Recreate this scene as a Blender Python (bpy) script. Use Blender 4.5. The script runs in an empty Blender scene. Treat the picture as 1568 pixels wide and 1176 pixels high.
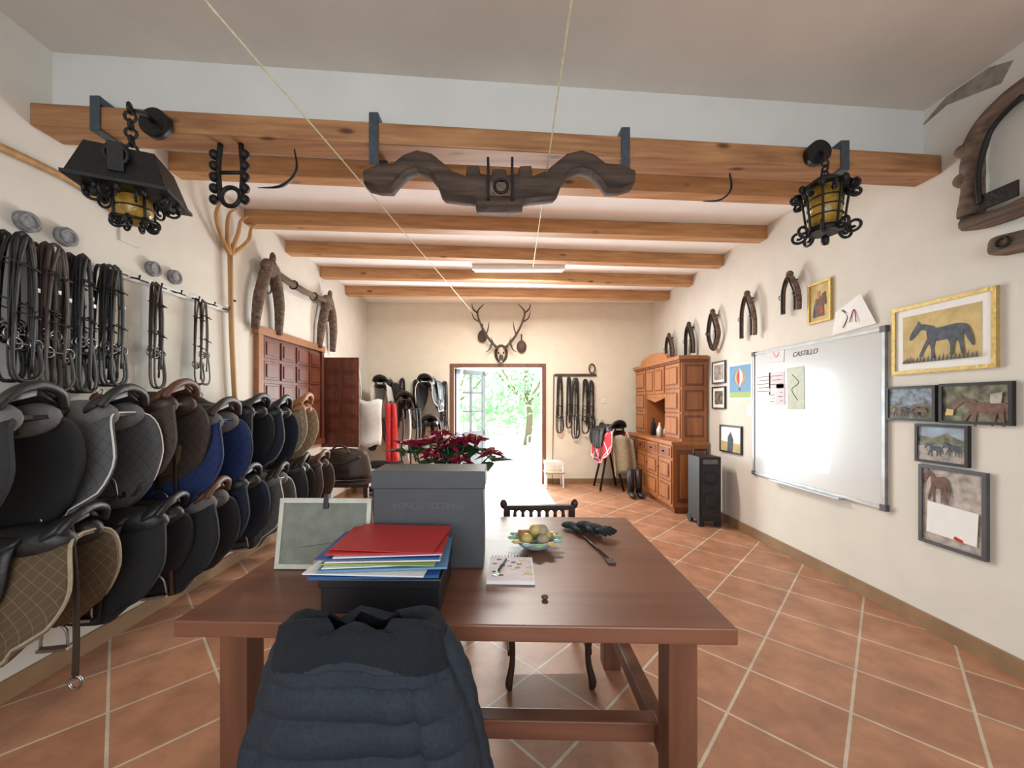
import bpy, bmesh, math, random
from mathutils import Vector, Matrix, noise as mnoise
random.seed(7)
sc=bpy.context.scene
try:
    sc.view_settings.view_transform='Standard'
except Exception: pass
# ---------------------------------------------------------------- materials
def base(name):
    m=bpy.data.materials.new(name); m.use_nodes=True
    nt=m.node_tree; b=nt.nodes['Principled BSDF']; return m,nt,b
def mat(name,c,rough=.6,metal=0,var=.12,scale=12,bump=.15,stretch=(1,1,1),c2=None,detail=4,coat=0,emit=None,es=0,trans=0,bd=.01):
    m,nt,b=base(name)
    tc=nt.nodes.new('ShaderNodeTexCoord'); mp=nt.nodes.new('ShaderNodeMapping')
    mp.inputs['Scale'].default_value=stretch
    n=nt.nodes.new('ShaderNodeTexNoise'); n.inputs['Scale'].default_value=scale; n.inputs['Detail'].default_value=detail
    r=nt.nodes.new('ShaderNodeValToRGB')
    if c2 is None: c2=tuple(x*(1-var*2) for x in c)
    r.color_ramp.elements[0].position=.32; r.color_ramp.elements[1].position=.68
    r.color_ramp.elements[0].color=(*c2,1); r.color_ramp.elements[1].color=(*c,1)
    nt.links.new(tc.outputs['Object'],mp.inputs['Vector']); nt.links.new(mp.outputs[0],n.inputs['Vector'])
    nt.links.new(n.outputs['Fac'],r.inputs[0]); nt.links.new(r.outputs[0],b.inputs['Base Color'])
    b.inputs['Roughness'].default_value=rough; b.inputs['Metallic'].default_value=metal
    b.inputs['Coat Weight'].default_value=coat
    b.inputs['Transmission Weight'].default_value=trans
    if emit: b.inputs['Emission Color'].default_value=(*emit,1); b.inputs['Emission Strength'].default_value=es
    if bump>0:
        bp=nt.nodes.new('ShaderNodeBump'); bp.inputs['Strength'].default_value=bump; bp.inputs['Distance'].default_value=bd
        nt.links.new(n.outputs['Fac'],bp.inputs['Height']); nt.links.new(bp.outputs[0],b.inputs['Normal'])
    return m
def wood(name,c,c2,axis='x',rough=.45,scale=14,coat=0):
    st={'x':(.12,1.5,1.5),'y':(1.5,.12,1.5),'z':(1.5,1.5,.12)}[axis]
    return mat(name,c,rough=rough,c2=c2,scale=scale,stretch=st,bump=.25,detail=8,coat=coat,bd=.004)
M={}
M['wall']=mat('plaster_wall',(.74,.71,.64),.88,var=.03,scale=5,bump=.3,detail=8)
M['wallf']=mat('plaster_far',(.79,.73,.60),.88,var=.03,scale=5,bump=.25,detail=8)
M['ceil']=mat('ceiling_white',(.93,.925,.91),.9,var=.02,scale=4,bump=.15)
M['ceilnear']=mat('ceiling_plaster_shaded',(.74,.68,.61),.5,var=.08,scale=1.3,bump=.3)  # shade over the near ceiling is painted into this darker base colour
M['soffit']=mat('soffit_paint',(.68,.68,.66),.85,var=.03,scale=4,bump=.1)
M['base']=mat('baseboard_terracotta',(.32,.195,.10),.55,var=.12,scale=7)
def beammat(name,c,c2):
    m=wood(name,c,c2,'x',.55,18); nt=m.node_tree; b=nt.nodes['Principled BSDF']
    src=b.inputs['Base Color'].links[0].from_socket
    tc=nt.nodes.new('ShaderNodeTexCoord'); mp=nt.nodes.new('ShaderNodeMapping'); mp.inputs['Scale'].default_value=(2.2,6,6)
    v=nt.nodes.new('ShaderNodeTexVoronoi'); v.inputs['Scale'].default_value=1.3
    r=nt.nodes.new('ShaderNodeValToRGB'); r.color_ramp.elements[0].position=.06; r.color_ramp.elements[1].position=.17
    r.color_ramp.elements[0].color=(.25,.2,.17,1); r.color_ramp.elements[1].color=(1,1,1,1)
    mx=nt.nodes.new('ShaderNodeMixRGB'); mx.blend_type='MULTIPLY'; mx.inputs[0].default_value=1
    nt.links.new(tc.outputs['Object'],mp.inputs[0]); nt.links.new(mp.outputs[0],v.inputs['Vector']); nt.links.new(v.outputs['Distance'],r.inputs[0])
    nt.links.new(src,mx.inputs[1]); nt.links.new(r.outputs[0],mx.inputs[2]); nt.links.new(mx.outputs[0],b.inputs['Base Color']); return m
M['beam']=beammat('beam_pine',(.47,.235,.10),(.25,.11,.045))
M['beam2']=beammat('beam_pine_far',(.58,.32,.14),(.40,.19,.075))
M['iron']=mat('black_iron',(.016,.015,.015),.5,.4,scale=40,bump=.3)
M['steel']=mat('steel_strap_blue',(.09,.12,.15),.45,.6,scale=30)
M['metal']=mat('stirrup_steel',(.42,.42,.42),.3,1,scale=30,bump=0)
M['amber']=mat('amber_glass',(.70,.42,.07),.2,scale=25,var=.25,bump=.5,trans=.35)
M['oldwood']=wood('old_dark_wood',(.105,.065,.045),(.03,.02,.016),'x',.8,22)
M['oldwood2']=wood('old_grey_wood',(.20,.13,.09),(.06,.04,.028),'y',.8,22)
M['forkwood']=wood('fork_wood',(.55,.31,.12),(.38,.20,.07),'z',.5,14)
M['table']=wood('table_wood',(.23,.092,.052),(.15,.055,.03),'x',.36,9,coat=.1)
M['tableleg']=wood('table_leg_wood',(.21,.08,.042),(.12,.045,.024),'z',.45,10)
M['darkchair']=wood('dark_chair_wood',(.05,.024,.016),(.025,.012,.009),'z',.4,12)
M['redwood']=wood('shutter_redwood',(.19,.055,.028),(.11,.03,.015),'z',.45,12)
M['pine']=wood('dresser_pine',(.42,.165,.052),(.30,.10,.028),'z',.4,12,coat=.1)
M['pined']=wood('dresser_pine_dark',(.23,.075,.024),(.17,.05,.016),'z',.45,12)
M['blk']=mat('black_leather',(.02,.019,.019),.45,scale=45,bump=.25)
M['blk2']=mat('black_fabric',(.012,.014,.018),.9,scale=60,bump=.3)
M['brn']=mat('brown_leather',(.13,.055,.028),.5,scale=40,bump=.2)
M['tan']=mat('tan_leather',(.36,.15,.055),.5,scale=40,bump=.2)
M['khaki']=mat('khaki_leather',(.15,.10,.055),.5,scale=40,bump=.2)
M['brk']=mat('dark_brown_leather',(.05,.028,.02),.48,scale=40,bump=.2)
M['white']=mat('white_fabric',(.72,.70,.67),.8,scale=30,bump=.2,var=.05)
M['cream']=mat('cream_fabric',(.42,.35,.24),.85,scale=30,bump=.4)
M['grey']=mat('grey_felt',(.17,.165,.16),.85,scale=30,bump=.2)
M['red']=mat('red_cloth',(.62,.03,.03),.75,scale=20,bump=.2)
M['paint_w']=mat('white_paint',(.78,.78,.76),.5,var=.02,bump=0)
M['disc']=mat('grey_stone_disc',(.30,.31,.32),.6,scale=40,var=.25)
M['wbs']=mat('whiteboard_surface',(.60,.63,.635),.24,var=.01,scale=2,bump=0,coat=.15)
M['alu']=mat('aluminium_trim',(.40,.41,.42),.35,.8,bump=0)
M['paper']=mat('paper_white',(.86,.86,.84),.7,var=.02,bump=0)
M['paper2']=mat('paper_pinkish',(.84,.74,.78),.7,var=.08,scale=20,bump=0)
M['paper3']=mat('paper_green',(.62,.70,.60),.7,var=.08,scale=20,bump=0)
M['ink']=mat('ink',(.06,.06,.08),.6,bump=0)
M['gold']=mat('gold_frame',(.60,.43,.14),.4,.4,scale=40,bump=.3)
M['goldbg']=mat('golden_art_background',(.66,.50,.20),.6,var=.15,scale=14,bump=0,detail=8)
M['horse']=mat('blue_black_paint',(.085,.10,.135),.6,c2=(.025,.032,.045),scale=30,bump=0,detail=8)
M['blackframe']=mat('black_frame',(.015,.015,.017),.35,bump=0)
M['greyframe']=mat('grey_frame',(.09,.095,.105),.4,bump=0)
M['photo1']=mat('photo_print_blue',(.35,.45,.58),.25,c2=(.09,.10,.09),scale=26,bump=0,detail=10,coat=.5)
M['photo2']=mat('photo_print_green',(.27,.29,.19),.25,c2=(.055,.045,.04),scale=20,bump=0,detail=10,coat=.5)
M['photo3']=mat('photo_print_sky',(.4,.55,.75),.25,c2=(.28,.32,.36),scale=14,bump=0,coat=.5)
M['photo4']=mat('sketch_print',(.60,.56,.52),.2,c2=(.30,.27,.25),scale=20,bump=0,coat=.6,detail=8)
M['skin']=mat('horse_brown_paint',(.20,.085,.045),.5,c2=(.07,.03,.02),scale=35,bump=0,detail=8)
M['blue']=mat('blue_pad',(.012,.026,.11),.7,scale=30,bump=.3)
M['navy']=mat('navy_jacket',(.0145,.0235,.036),.8,scale=90,bump=.35,c2=(.009,.014,.023))
M['navy2']=mat('navy_fleece_collar',(.005,.008,.013),.95,scale=120,bump=.6)
M['boxg']=mat('grey_carton',(.062,.066,.072),.5,scale=30,var=.04,bump=0)
M['boxl']=mat('grey_carton_print',(.115,.12,.13),.6,bump=0)
M['boxk']=mat('black_plastic',(.014,.014,.018),.4,bump=0,scale=20)
M['fblue']=mat('blue_folder',(.03,.11,.33),.5,bump=0,var=.03)
M['flblue']=mat('light_blue_folder',(.15,.32,.54),.5,bump=0,var=.03)
M['fred']=mat('red_folder',(.50,.028,.03),.5,bump=0,var=.04)
M['fgreen']=mat('green_folder',(.35,.5,.12),.5,bump=0,var=.03)
M['sage']=mat('canvas_back_sage',(.22,.23,.19),.8,scale=20)
M['frw']=mat('canvas_frame_cream',(.60,.59,.50),.55,bump=.05)
M['leafd']=mat('poinsettia_leaf',(.03,.09,.03),.5,bump=0)
M['pred']=mat('poinsettia_red',(.38,.012,.06),.5,bump=0,var=.2)
M['bark']=mat('tree_bark',(.2,.15,.1),.9,scale=20)
M['gravel']=mat('ground_gravel',(.86,.86,.84),.95,var=.06,scale=6,bump=.3)
M['doorgrey']=mat('door_grey_paint',(.15,.19,.22),.5,var=.05)
M['doorwood']=wood('door_frame_wood',(.20,.09,.05),(.12,.05,.03),'z')
M['ceram']=mat('bowl_ceramic',(.42,.56,.56),.25,var=.1,bump=0)
M['fr1']=mat('fruit_yellow',(.66,.48,.16),.4,var=.1,bump=0)
M['fr2']=mat('fruit_orange',(.55,.22,.08),.4,var=.1,bump=0)
M['fr3']=mat('fruit_green',(.35,.42,.1),.4,var=.1,bump=0)
M['rope']=mat('string_yellow',(.75,.74,.5),.8,scale=60)
M['bone']=mat('skull_bone',(.55,.47,.36),.6)
M['antler']=mat('antler_brown',(.08,.052,.038),.6,scale=30)
M['tube']=mat('tube_light',(.9,.9,.85),.5,bump=0,emit=(1,.97,.88),es=1.4)
M['spk']=mat('speaker_black',(.014,.014,.016),.5,scale=50,bump=.2)
M['spkg']=mat('speaker_grille',(.02,.02,.022),.6,scale=200,bump=.6)
M['patch']=mat('plaster_patch',(.36,.31,.27),.95,var=.2,scale=20)
M['glassb']=mat('bottle_glass',(.5,.5,.4),.2,bump=0,trans=.3)
M['leafg']=mat('leaf_green',(.62,.88,.52),.7,c2=(.30,.60,.34),scale=2,bump=0)
def _leaf():
    nt=M['leafg'].node_tree; b=nt.nodes['Principled BSDF']; o=[n for n in nt.nodes if n.type=='OUTPUT_MATERIAL'][0]
    t=nt.nodes.new('ShaderNodeBsdfTranslucent'); mx=nt.nodes.new('ShaderNodeMixShader'); mx.inputs[0].default_value=.5
    nt.links.new(b.inputs['Base Color'].links[0].from_socket,t.inputs['Color'])
    nt.links.new(b.outputs[0],mx.inputs[1]); nt.links.new(t.outputs[0],mx.inputs[2]); nt.links.new(mx.outputs[0],o.inputs['Surface'])
_leaf()
def quilt(name,c,c2,sc_=28):
    m,nt,b=base(name)
    tc=nt.nodes.new('ShaderNodeTexCoord')
    w=nt.nodes.new('ShaderNodeTexBrick'); w.offset=0
    mp=nt.nodes.new('ShaderNodeMapping'); mp.inputs['Scale'].default_value=(.5,1,1)
    nt.links.new(tc.outputs['UV'],mp.inputs['Vector'])
    mp.inputs['Rotation'].default_value=(0,0,math.radians(45))
    nt.links.new(mp.outputs[0],w.inputs['Vector'])
    w.inputs['Scale'].default_value=sc_; w.inputs['Brick Width'].default_value=1; w.inputs['Row Height'].default_value=1; w.inputs['Mortar Size'].default_value=.04
    w.inputs['Color1'].default_value=(*c,1); w.inputs['Color2'].default_value=(*c,1); w.inputs['Mortar'].default_value=(*c2,1)
    nt.links.new(w.outputs['Color'],b.inputs['Base Color']); b.inputs['Roughness'].default_value=.85
    bp=nt.nodes.new('ShaderNodeBump'); bp.inputs['Strength'].default_value=.3; bp.inputs['Distance'].default_value=.008; bp.invert=True
    nt.links.new(w.outputs['Fac'],bp.inputs['Height']); nt.links.new(bp.outputs[0],b.inputs['Normal'])
    return m
M['qblk']=quilt('quilt_black',(.018,.018,.02),(.013,.013,.014),26)
M['qnavy']=quilt('quilt_navy',(.014,.019,.036),(.01,.013,.025),26)
M['qblue']=quilt('quilt_blue',(.018,.036,.13),(.01,.02,.08),26)
M['qcream']=quilt('quilt_cream',(.34,.27,.17),(.13,.09,.05),24)
M['qbrownc']=quilt('quilt_mesh_brown',(.11,.07,.035),(.18,.13,.08),26)
M['qwhite']=quilt('quilt_white',(.7,.69,.66),(.45,.44,.42),20)
M['qbrown']=quilt('quilt_brown',(.07,.05,.038),(.04,.028,.02),26)
M['qgrey']=quilt('quilt_grey',(.10,.10,.10),(.06,.06,.06),26)
M['qred']=quilt('quilt_red',(.55,.03,.04),(.7,.68,.66),5)
def floor_mat():
    m,nt,b=base('terracotta_tiles')
    tc=nt.nodes.new('ShaderNodeTexCoord'); mp=nt.nodes.new('ShaderNodeMapping')
    mp.inputs['Rotation'].default_value=(0,0,math.radians(45)); mp.inputs['Location'].default_value=(.11,.03,0)
    br=nt.nodes.new('ShaderNodeTexBrick'); br.offset=0
    br.inputs['Scale'].default_value=1; br.inputs['Brick Width'].default_value=.40; br.inputs['Row Height'].default_value=.40
    br.inputs['Mortar Size'].default_value=.0065; br.inputs['Mortar Smooth'].default_value=.1
    br.inputs['Color1'].default_value=(.45,.225,.130,1); br.inputs['Color2'].default_value=(.37,.178,.102,1); br.inputs['Mortar'].default_value=(.56,.48,.38,1)
    nt.links.new(tc.outputs['Object'],mp.inputs[0]); nt.links.new(mp.outputs[0],br.inputs['Vector'])
    n=nt.nodes.new('ShaderNodeTexNoise'); n.inputs['Scale'].default_value=5; n.inputs['Detail'].default_value=9; n.inputs['Roughness'].default_value=.65
    nt.links.new(tc.outputs['Object'],n.inputs['Vector'])
    r=nt.nodes.new('ShaderNodeValToRGB'); r.color_ramp.elements[0].position=.32; r.color_ramp.elements[1].position=.66
    r.color_ramp.elements[0].color=(.66,.62,.60,1); r.color_ramp.elements[1].color=(1.15,1.12,1.08,1)
    nt.links.new(n.outputs['Fac'],r.inputs[0])
    mx=nt.nodes.new('ShaderNodeMixRGB'); mx.blend_type='MULTIPLY'; mx.inputs[0].default_value=.9
    nt.links.new(br.outputs['Color'],mx.inputs[1]); nt.links.new(r.outputs[0],mx.inputs[2]); nt.links.new(mx.outputs[0],b.inputs['Base Color'])
    b.inputs['Roughness'].default_value=.42
    bp=nt.nodes.new('ShaderNodeBump'); bp.inputs['Strength'].default_value=.5; bp.inputs['Distance'].default_value=.004; bp.invert=True
    nt.links.new(br.outputs['Fac'],bp.inputs['Height']); nt.links.new(bp.outputs[0],b.inputs['Normal'])
    return m
M['floor']=floor_mat()
# ---------------------------------------------------------------- builder
def cr(pts,n=6,closed=False):
    P=[Vector(p) for p in pts]; out=[]; L=len(P)
    rng=range(L) if closed else range(L-1)
    for i in rng:
        if closed: a,b,c,d=P[(i-1)%L],P[i],P[(i+1)%L],P[(i+2)%L]
        else: a,b,c,d=P[max(i-1,0)],P[i],P[i+1],P[min(i+2,L-1)]
        for k in range(n):
            t=k/n
            out.append(.5*((2*b)+(-a+c)*t+(2*a-5*b+4*c-d)*t*t+(-a+3*b-3*c+d)*t**3))
    if not closed: out.append(P[-1])
    return out
class B:
    def __init__(s,name,X=None):
        s.bm=bmesh.new(); s.mats=[]; s.name=name; s.X=X; s.uv=s.bm.loops.layers.uv.new('UVMap')
    def mi(s,m):
        m=M[m] if isinstance(m,str) else m
        if m not in s.mats: s.mats.append(m)
        return s.mats.index(m)
    def face(s,vs,m,smooth=False):
        try: f=s.bm.faces.new(vs)
        except ValueError: return None
        f.material_index=s.mi(m); f.smooth=smooth; return f
    def hexa(s,p,m):
        v=[s.bm.verts.new(q) for q in p]
        for a in ((3,2,1,0),(4,5,6,7),(0,1,5,4),(1,2,6,5),(2,3,7,6),(3,0,4,7)): s.face([v[i] for i in a],m)
    def box(s,x0,x1,y0,y1,z0,z1,m,R=None):
        p=[(x0,y0,z0),(x1,y0,z0),(x1,y1,z0),(x0,y1,z0),(x0,y0,z1),(x1,y0,z1),(x1,y1,z1),(x0,y1,z1)]
        if R is not None:
            c=Vector(((x0+x1)/2,(y0+y1)/2,(z0+z1)/2)); p=[c+R@(Vector(q)-c) for q in p]
        s.hexa(p,m)
    def prism(s,poly,off,m,smooth=False):
        off=Vector(off); a=[s.bm.verts.new(Vector(p)) for p in poly]; b=[s.bm.verts.new(Vector(p)+off) for p in poly]
        s.face(a[::-1],m); s.face(b,m); n=len(a)
        for i in range(n): s.face([a[i],a[(i+1)%n],b[(i+1)%n],b[i]],m,smooth)
    def tube(s,pts,r,m,n=8,closed=False,flat=1.0,ref=None):
        P=[Vector(p) for p in pts]; L=len(P)
        R=list(r) if isinstance(r,(list,tuple)) else [r]*L
        if len(R)!=L:
            R0=R; R=[]
            for i in range(L):
                q=i/(L-1)*(len(R0)-1); k=min(int(q),len(R0)-2); R.append(R0[k]*(1-q+k)+R0[k+1]*(q-k))
        rings=[]; up=None
        for i in range(L):
            if closed: t=P[(i+1)%L]-P[i-1]
            else: t=P[min(i+1,L-1)]-P[max(i-1,0)]
            if t.length<1e-9: t=Vector((0,0,1))
            t.normalize()
            if ref is not None: up=Vector(ref)
            elif up is None:
                up=Vector((0,0,1)) if abs(t.z)<.9 else Vector((1,0,0))
            a=t.cross(up)
            if a.length<1e-4: a=t.cross(Vector((.3,1,.2)))
            a.normalize(); b_=a.cross(t).normalized(); up=b_
            rings.append([s.bm.verts.new(P[i]+a*math.cos(2*math.pi*k/n)*R[i]+b_*math.sin(2*math.pi*k/n)*R[i]*flat) for k in range(n)])
        for i in range(L if closed else L-1):
            A=rings[i]; C=rings[(i+1)%L]
            for k in range(n): s.face([A[k],A[(k+1)%n],C[(k+1)%n],C[k]],m,True)
        if not closed:
            s.face(rings[0][::-1],m); s.face(rings[-1],m)
    def cyl(s,a,b,r,m,n=20,r2=None):
        s.tube([a,b],[r,r if r2 is None else r2],m,n)
    def ell(s,c,rad,m,u=16,v=10,R=None,wob=0,seed=0):
        Mx=Matrix.Translation(Vector(c))@(R.to_4x4() if R is not None else Matrix())@Matrix.Diagonal((*[rad[i] for i in range(3)],1))
        g=bmesh.ops.create_uvsphere(s.bm,u_segments=u,v_segments=v,radius=1,matrix=Mx)
        fs=set()
        for vv in g['verts']:
            if wob:
                d=mnoise.noise(vv.co*6+Vector((seed,seed*2,0)))*wob
                vv.co+= (vv.co-Vector(c)).normalized()*d
            for f in vv.link_faces: fs.add(f)
        for f in fs: f.material_index=s.mi(m); f.smooth=True
    def torus(s,c,R,r,m,ax='y',n=24,a0=0,a1=360,sx=1,sy=1):
        pts=[]
        full=abs(a1-a0)>=360
        for i in range(n if full else n+1):
            a=math.radians(a0+(a1-a0)*i/n); u=math.cos(a)*R*sx; v=math.sin(a)*R*sy
            pts.append(Vector(c)+Vector({'x':(0,u,v),'y':(u,0,v),'z':(u,v,0)}[ax]))
        s.tube(pts,r,m,8,closed=full)
    def grid(s,fn,nu,nv,m,th=0):
        V=[[Vector(fn(i/nu,j/nv)) for j in range(nv+1)] for i in range(nu+1)]
        def mk(off):
            vv=[]
            for i in range(nu+1):
                row=[]
                for j in range(nv+1):
                    p=V[i][j]
                    if off:
                        du=V[min(i+1,nu)][j]-V[max(i-1,0)][j]; dv=V[i][min(j+1,nv)]-V[i][max(j-1,0)]
                        nn=du.cross(dv)
                        if nn.length>1e-9: p=p+nn.normalized()*off
                    row.append(s.bm.verts.new(p))
                vv.append(row)
            return vv
        A=mk(0)
        def fa(q,uvs):
            f=s.face(q,m,True)
            if f:
                for l,u in zip(f.loops,uvs): l[s.uv].uv=u
        for i in range(nu):
            for j in range(nv):
                fa([A[i][j],A[i+1][j],A[i+1][j+1],A[i][j+1]],[(i/nu,j/nv),((i+1)/nu,j/nv),((i+1)/nu,(j+1)/nv),(i/nu,(j+1)/nv)])
        if th:
            C=mk(-th)
            for i in range(nu):
                for j in range(nv):
                    fa([C[i][j+1],C[i+1][j+1],C[i+1][j],C[i][j]],[(i/nu,(j+1)/nv),((i+1)/nu,(j+1)/nv),((i+1)/nu,j/nv),(i/nu,j/nv)])
            bd=[(i,0) for i in range(nu)]+[(nu,j) for j in range(nv)]+[(i,nv) for i in range(nu,0,-1)]+[(0,j) for j in range(nv,0,-1)]
            for k in range(len(bd)):
                a=bd[k]; b=bd[(k+1)%len(bd)]
                s.face([A[a[0]][a[1]],C[a[0]][a[1]],C[b[0]][b[1]],A[b[0]][b[1]]],m)
        return V
    def done(s,bevel=0,parent=None):
        bmesh.ops.recalc_face_normals(s.bm,faces=s.bm.faces[:])
        me=bpy.data.meshes.new(s.name); s.bm.to_mesh(me); s.bm.free()
        for m in s.mats: me.materials.append(m)
        o=bpy.data.objects.new(s.name,me); sc.collection.objects.link(o)
        if s.X is not None: o.matrix_world=s.X
        if bevel:
            b=o.modifiers.new('bev','BEVEL'); b.width=bevel; b.segments=2; b.limit_method='ANGLE'; b.angle_limit=math.radians(50)
        if parent: o.parent=parent
        return o
def V3(*a): return Vector(a)
# ---------------------------------------------------------------- room
XL,XR,YF,YB=-2.36,2.67,6.8,-1.6
b=B('floor'); b.box(XL-.2,XR+.2,YB-.2,YF+.2,-.1,0,'floor'); b.done()
b=B('wall_left'); b.box(XL-.2,XL,YB-.2,YF+.2,0,3.5,'wall'); b.done()
b=B('wall_right'); b.box(XR,XR+.2,YB-.2,YF+.2,0,3.5,'wall'); b.done()
b=B('wall_far'); b.box(XL,-.9,YF,YF+.2,0,3.5,'wallf'); b.box(.79,XR,YF,YF+.2,0,3.5,'wallf'); b.box(-.9,.79,YF,YF+.2,2.12,3.5,'wallf'); b.done()
b=B('wall_back')
b.box(XL,-1.7,YB-.2,YB,0,3.5,'wall'); b.box(1.9,XR,YB-.2,YB,0,3.5,'wall'); b.box(-1.7,1.9,YB-.2,YB,0,.8,'wall'); b.box(-1.7,1.9,YB-.2,YB,2.5,3.5,'wall'); b.done()
b=B('added_window_1')  # unseen window behind the camera, added to brighten the room
for x in (-1.7,-.5,.65,1.84): b.box(x,x+.06,YB-.12,YB-.05,.8,2.5,'doorwood')
b.box(-1.7,1.9,YB-.12,YB-.05,.8,.86,'doorwood'); b.box(-1.7,1.9,YB-.12,YB-.05,2.44,2.5,'doorwood'); b.done()
def yf(x): return 1.92+(x-XL)*.0805
b=B('ceiling')
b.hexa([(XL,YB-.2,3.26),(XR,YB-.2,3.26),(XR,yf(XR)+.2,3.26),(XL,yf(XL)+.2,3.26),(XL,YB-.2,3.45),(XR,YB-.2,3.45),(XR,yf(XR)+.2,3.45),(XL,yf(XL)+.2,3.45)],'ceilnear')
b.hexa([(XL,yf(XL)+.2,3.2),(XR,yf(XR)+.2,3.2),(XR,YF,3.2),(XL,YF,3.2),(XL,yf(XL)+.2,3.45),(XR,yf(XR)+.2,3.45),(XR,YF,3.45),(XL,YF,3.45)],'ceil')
b.done()
b=B('wall_soffit')
b.hexa([(XL,yf(XL)+.1,2.92),(XR,yf(XR)+.1,2.92),(XR,yf(XR)+.21,2.92),(XL,yf(XL)+.21,2.92),(XL,yf(XL)+.1,3.26),(XR,yf(XR)+.1,3.26),(XR,yf(XR)+.21,3.26),(XL,yf(XL)+.21,3.26)],'soffit'); b.done()
b=B('ceiling_beam_front')
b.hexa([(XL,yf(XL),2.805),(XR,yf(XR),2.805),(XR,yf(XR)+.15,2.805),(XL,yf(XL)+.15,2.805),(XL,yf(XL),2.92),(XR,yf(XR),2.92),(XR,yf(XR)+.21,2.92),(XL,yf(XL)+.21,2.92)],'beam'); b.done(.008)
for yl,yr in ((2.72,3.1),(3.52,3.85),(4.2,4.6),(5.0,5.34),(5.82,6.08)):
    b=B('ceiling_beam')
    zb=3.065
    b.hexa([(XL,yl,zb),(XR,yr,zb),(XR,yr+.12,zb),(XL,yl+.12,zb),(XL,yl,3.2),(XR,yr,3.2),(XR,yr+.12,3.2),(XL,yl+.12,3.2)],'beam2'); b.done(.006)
b=B('baseboard_right'); b.box(XR-.018,XR,YB,YF,0,.10,'base'); b.done()
b=B('baseboard_left'); b.box(XL,XL+.018,YB,YF,0,.10,'base'); b.done()
b=B('baseboard_far'); b.box(XL+.02,-.9,YF-.018,YF,0,.09,'base'); b.box(.79,XR-.02,YF-.018,YF,0,.09,'base'); b.done()
b=B('door_1')
b.box(-.9,-.83,YF-.03,YF+.2,0,2.12,'doorwood'); b.box(.72,.79,YF-.03,YF+.2,0,2.12,'doorwood'); b.box(-.83,.72,YF-.03,YF+.2,2.05,2.12,'doorwood')
R=Matrix.Rotation(math.radians(50),3,'Z'); H=V3(-.82,YF+.1,0)
def leaf(x0,x1,z0,z1,m,t=.02):
    p=[(x0,-t,z0),(x1,-t,z0),(x1,t,z0),(x0,t,z0),(x0,-t,z1),(x1,-t,z1),(x1,t,z1),(x0,t,z1)]
    b.hexa([H+R@Vector(q) for q in p],m)
leaf(0,.09,.02,2.04,'doorgrey'); leaf(.69,.78,.02,2.04,'doorgrey'); leaf(0,.78,1.95,2.04,'doorgrey'); leaf(0,.78,.02,.18,'doorgrey')
leaf(.09,.69,.18,.8,'doorgrey',.01); leaf(0,.78,.8,.9,'doorgrey'); leaf(.36,.42,.9,2,'doorgrey',.012)
for z in (1.25,1.6): leaf(.05,.75,z,z+.04,'doorgrey',.012)
b.done(.004)
# outside
b=B('ground_outside'); b.box(-14,14,YF+.2,32,-.12,-.02,'gravel'); b.done()
def tree(x,y,h,rx,n=900,name='tree'):
    b=B(name)
    b.tube(cr([(x,y,-.05),(x+.1,y,h*.3),(x-.05,y+.1,h*.6),(x+.1,y,h*.85)],4),[.13,.09,.05],'bark')
    for k in range(5):
        a=k*1.3; b.tube(cr([(x,y,h*.4),(x+math.cos(a)*rx*.4,y+math.sin(a)*rx*.4,h*.55),(x+math.cos(a)*rx*.8,y+math.sin(a)*rx*.8,h*.75)],3),[.05,.02],'bark',6)
    for i in range(n):
        th=random.uniform(0,6.28); u=random.uniform(-1,1); r=random.random()**.4
        c=V3(x+rx*r*math.cos(th)*math.sqrt(1-u*u),y+rx*r*math.sin(th)*math.sqrt(1-u*u),h*.66+h*.38*r*u)
        d1=Vector([random.gauss(0,1) for _ in range(3)]).normalized(); d2=d1.orthogonal().normalized(); s1=random.uniform(.05,.11)
        vs=[b.bm.verts.new(c+d1*s1*a_+d2*s1*.55*b_) for a_,b_ in ((-1,0),(0,-1),(1,0),(0,1))]
        b.face(vs,'leafg')
    b.done()
tree(-1.6,12.6,3.3,1.5,1300); tree(.9,13.4,3.6,1.7,1300); tree(2.6,12.2,3.0,1.1); tree(-3.6,13,3.8,1.8)
b=B('hedge')
for i in range(9000):
    x=random.uniform(-9,9); z=random.random()*4.6+ math.sin(x*1.3)*.3; y=16.5+random.uniform(-.8,.8)
    c=V3(x,y,max(z,.05)); d1=Vector([random.gauss(0,1) for _ in range(3)]).normalized(); d2=d1.orthogonal().normalized(); s1=random.uniform(.12,.24)
    vs=[b.bm.verts.new(c+d1*s1*a_+d2*s1*.6*b_) for a_,b_ in ((-1,0),(0,-1),(1,0),(0,1))]
    b.face(vs,'leafg')
b.done()
def gchair(x,y,ang):
    b=B('garden_chair',Matrix.Translation((x,y,-.02))@Matrix.Rotation(ang,4,'Z'))
    for sx in (-.22,.22):
        b.tube([(sx,-.2,0),(sx,-.2,.62),(sx,.18,.64)],.015,'paint_w',6); b.tube([(sx,.24,0),(sx,.2,.45),(sx,.26,.88)],.015,'paint_w',6)
    b.box(-.22,.22,-.22,.22,.42,.45,'paint_w')
    for k in range(6): b.box(-.2+k*.075,-.17+k*.075,.2,.215,.45,.86,'paint_w')
    b.tube([(-.22,.26,.88),(0,.27,.93),(.22,.26,.88)],.018,'paint_w',6); b.done()
gchair(-.75,9.9,.5); gchair(.95,9.6,-.6); gchair(-.1,11.3,3.0); gchair(1.2,10.8,-1.5)
b=B('garden_table'); b.cyl((.1,10.3,.68),(.1,10.3,.71),.42,'paint_w',28); b.cyl((.1,10.3,-.02),(.1,10.3,.68),.03,'paint_w')
for k in range(4):
    a=k*math.pi/2+.4; b.tube([(.1,10.3,.2),(.1+math.cos(a)*.3,10.3+math.sin(a)*.3,0)],.018,'paint_w',6)
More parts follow.
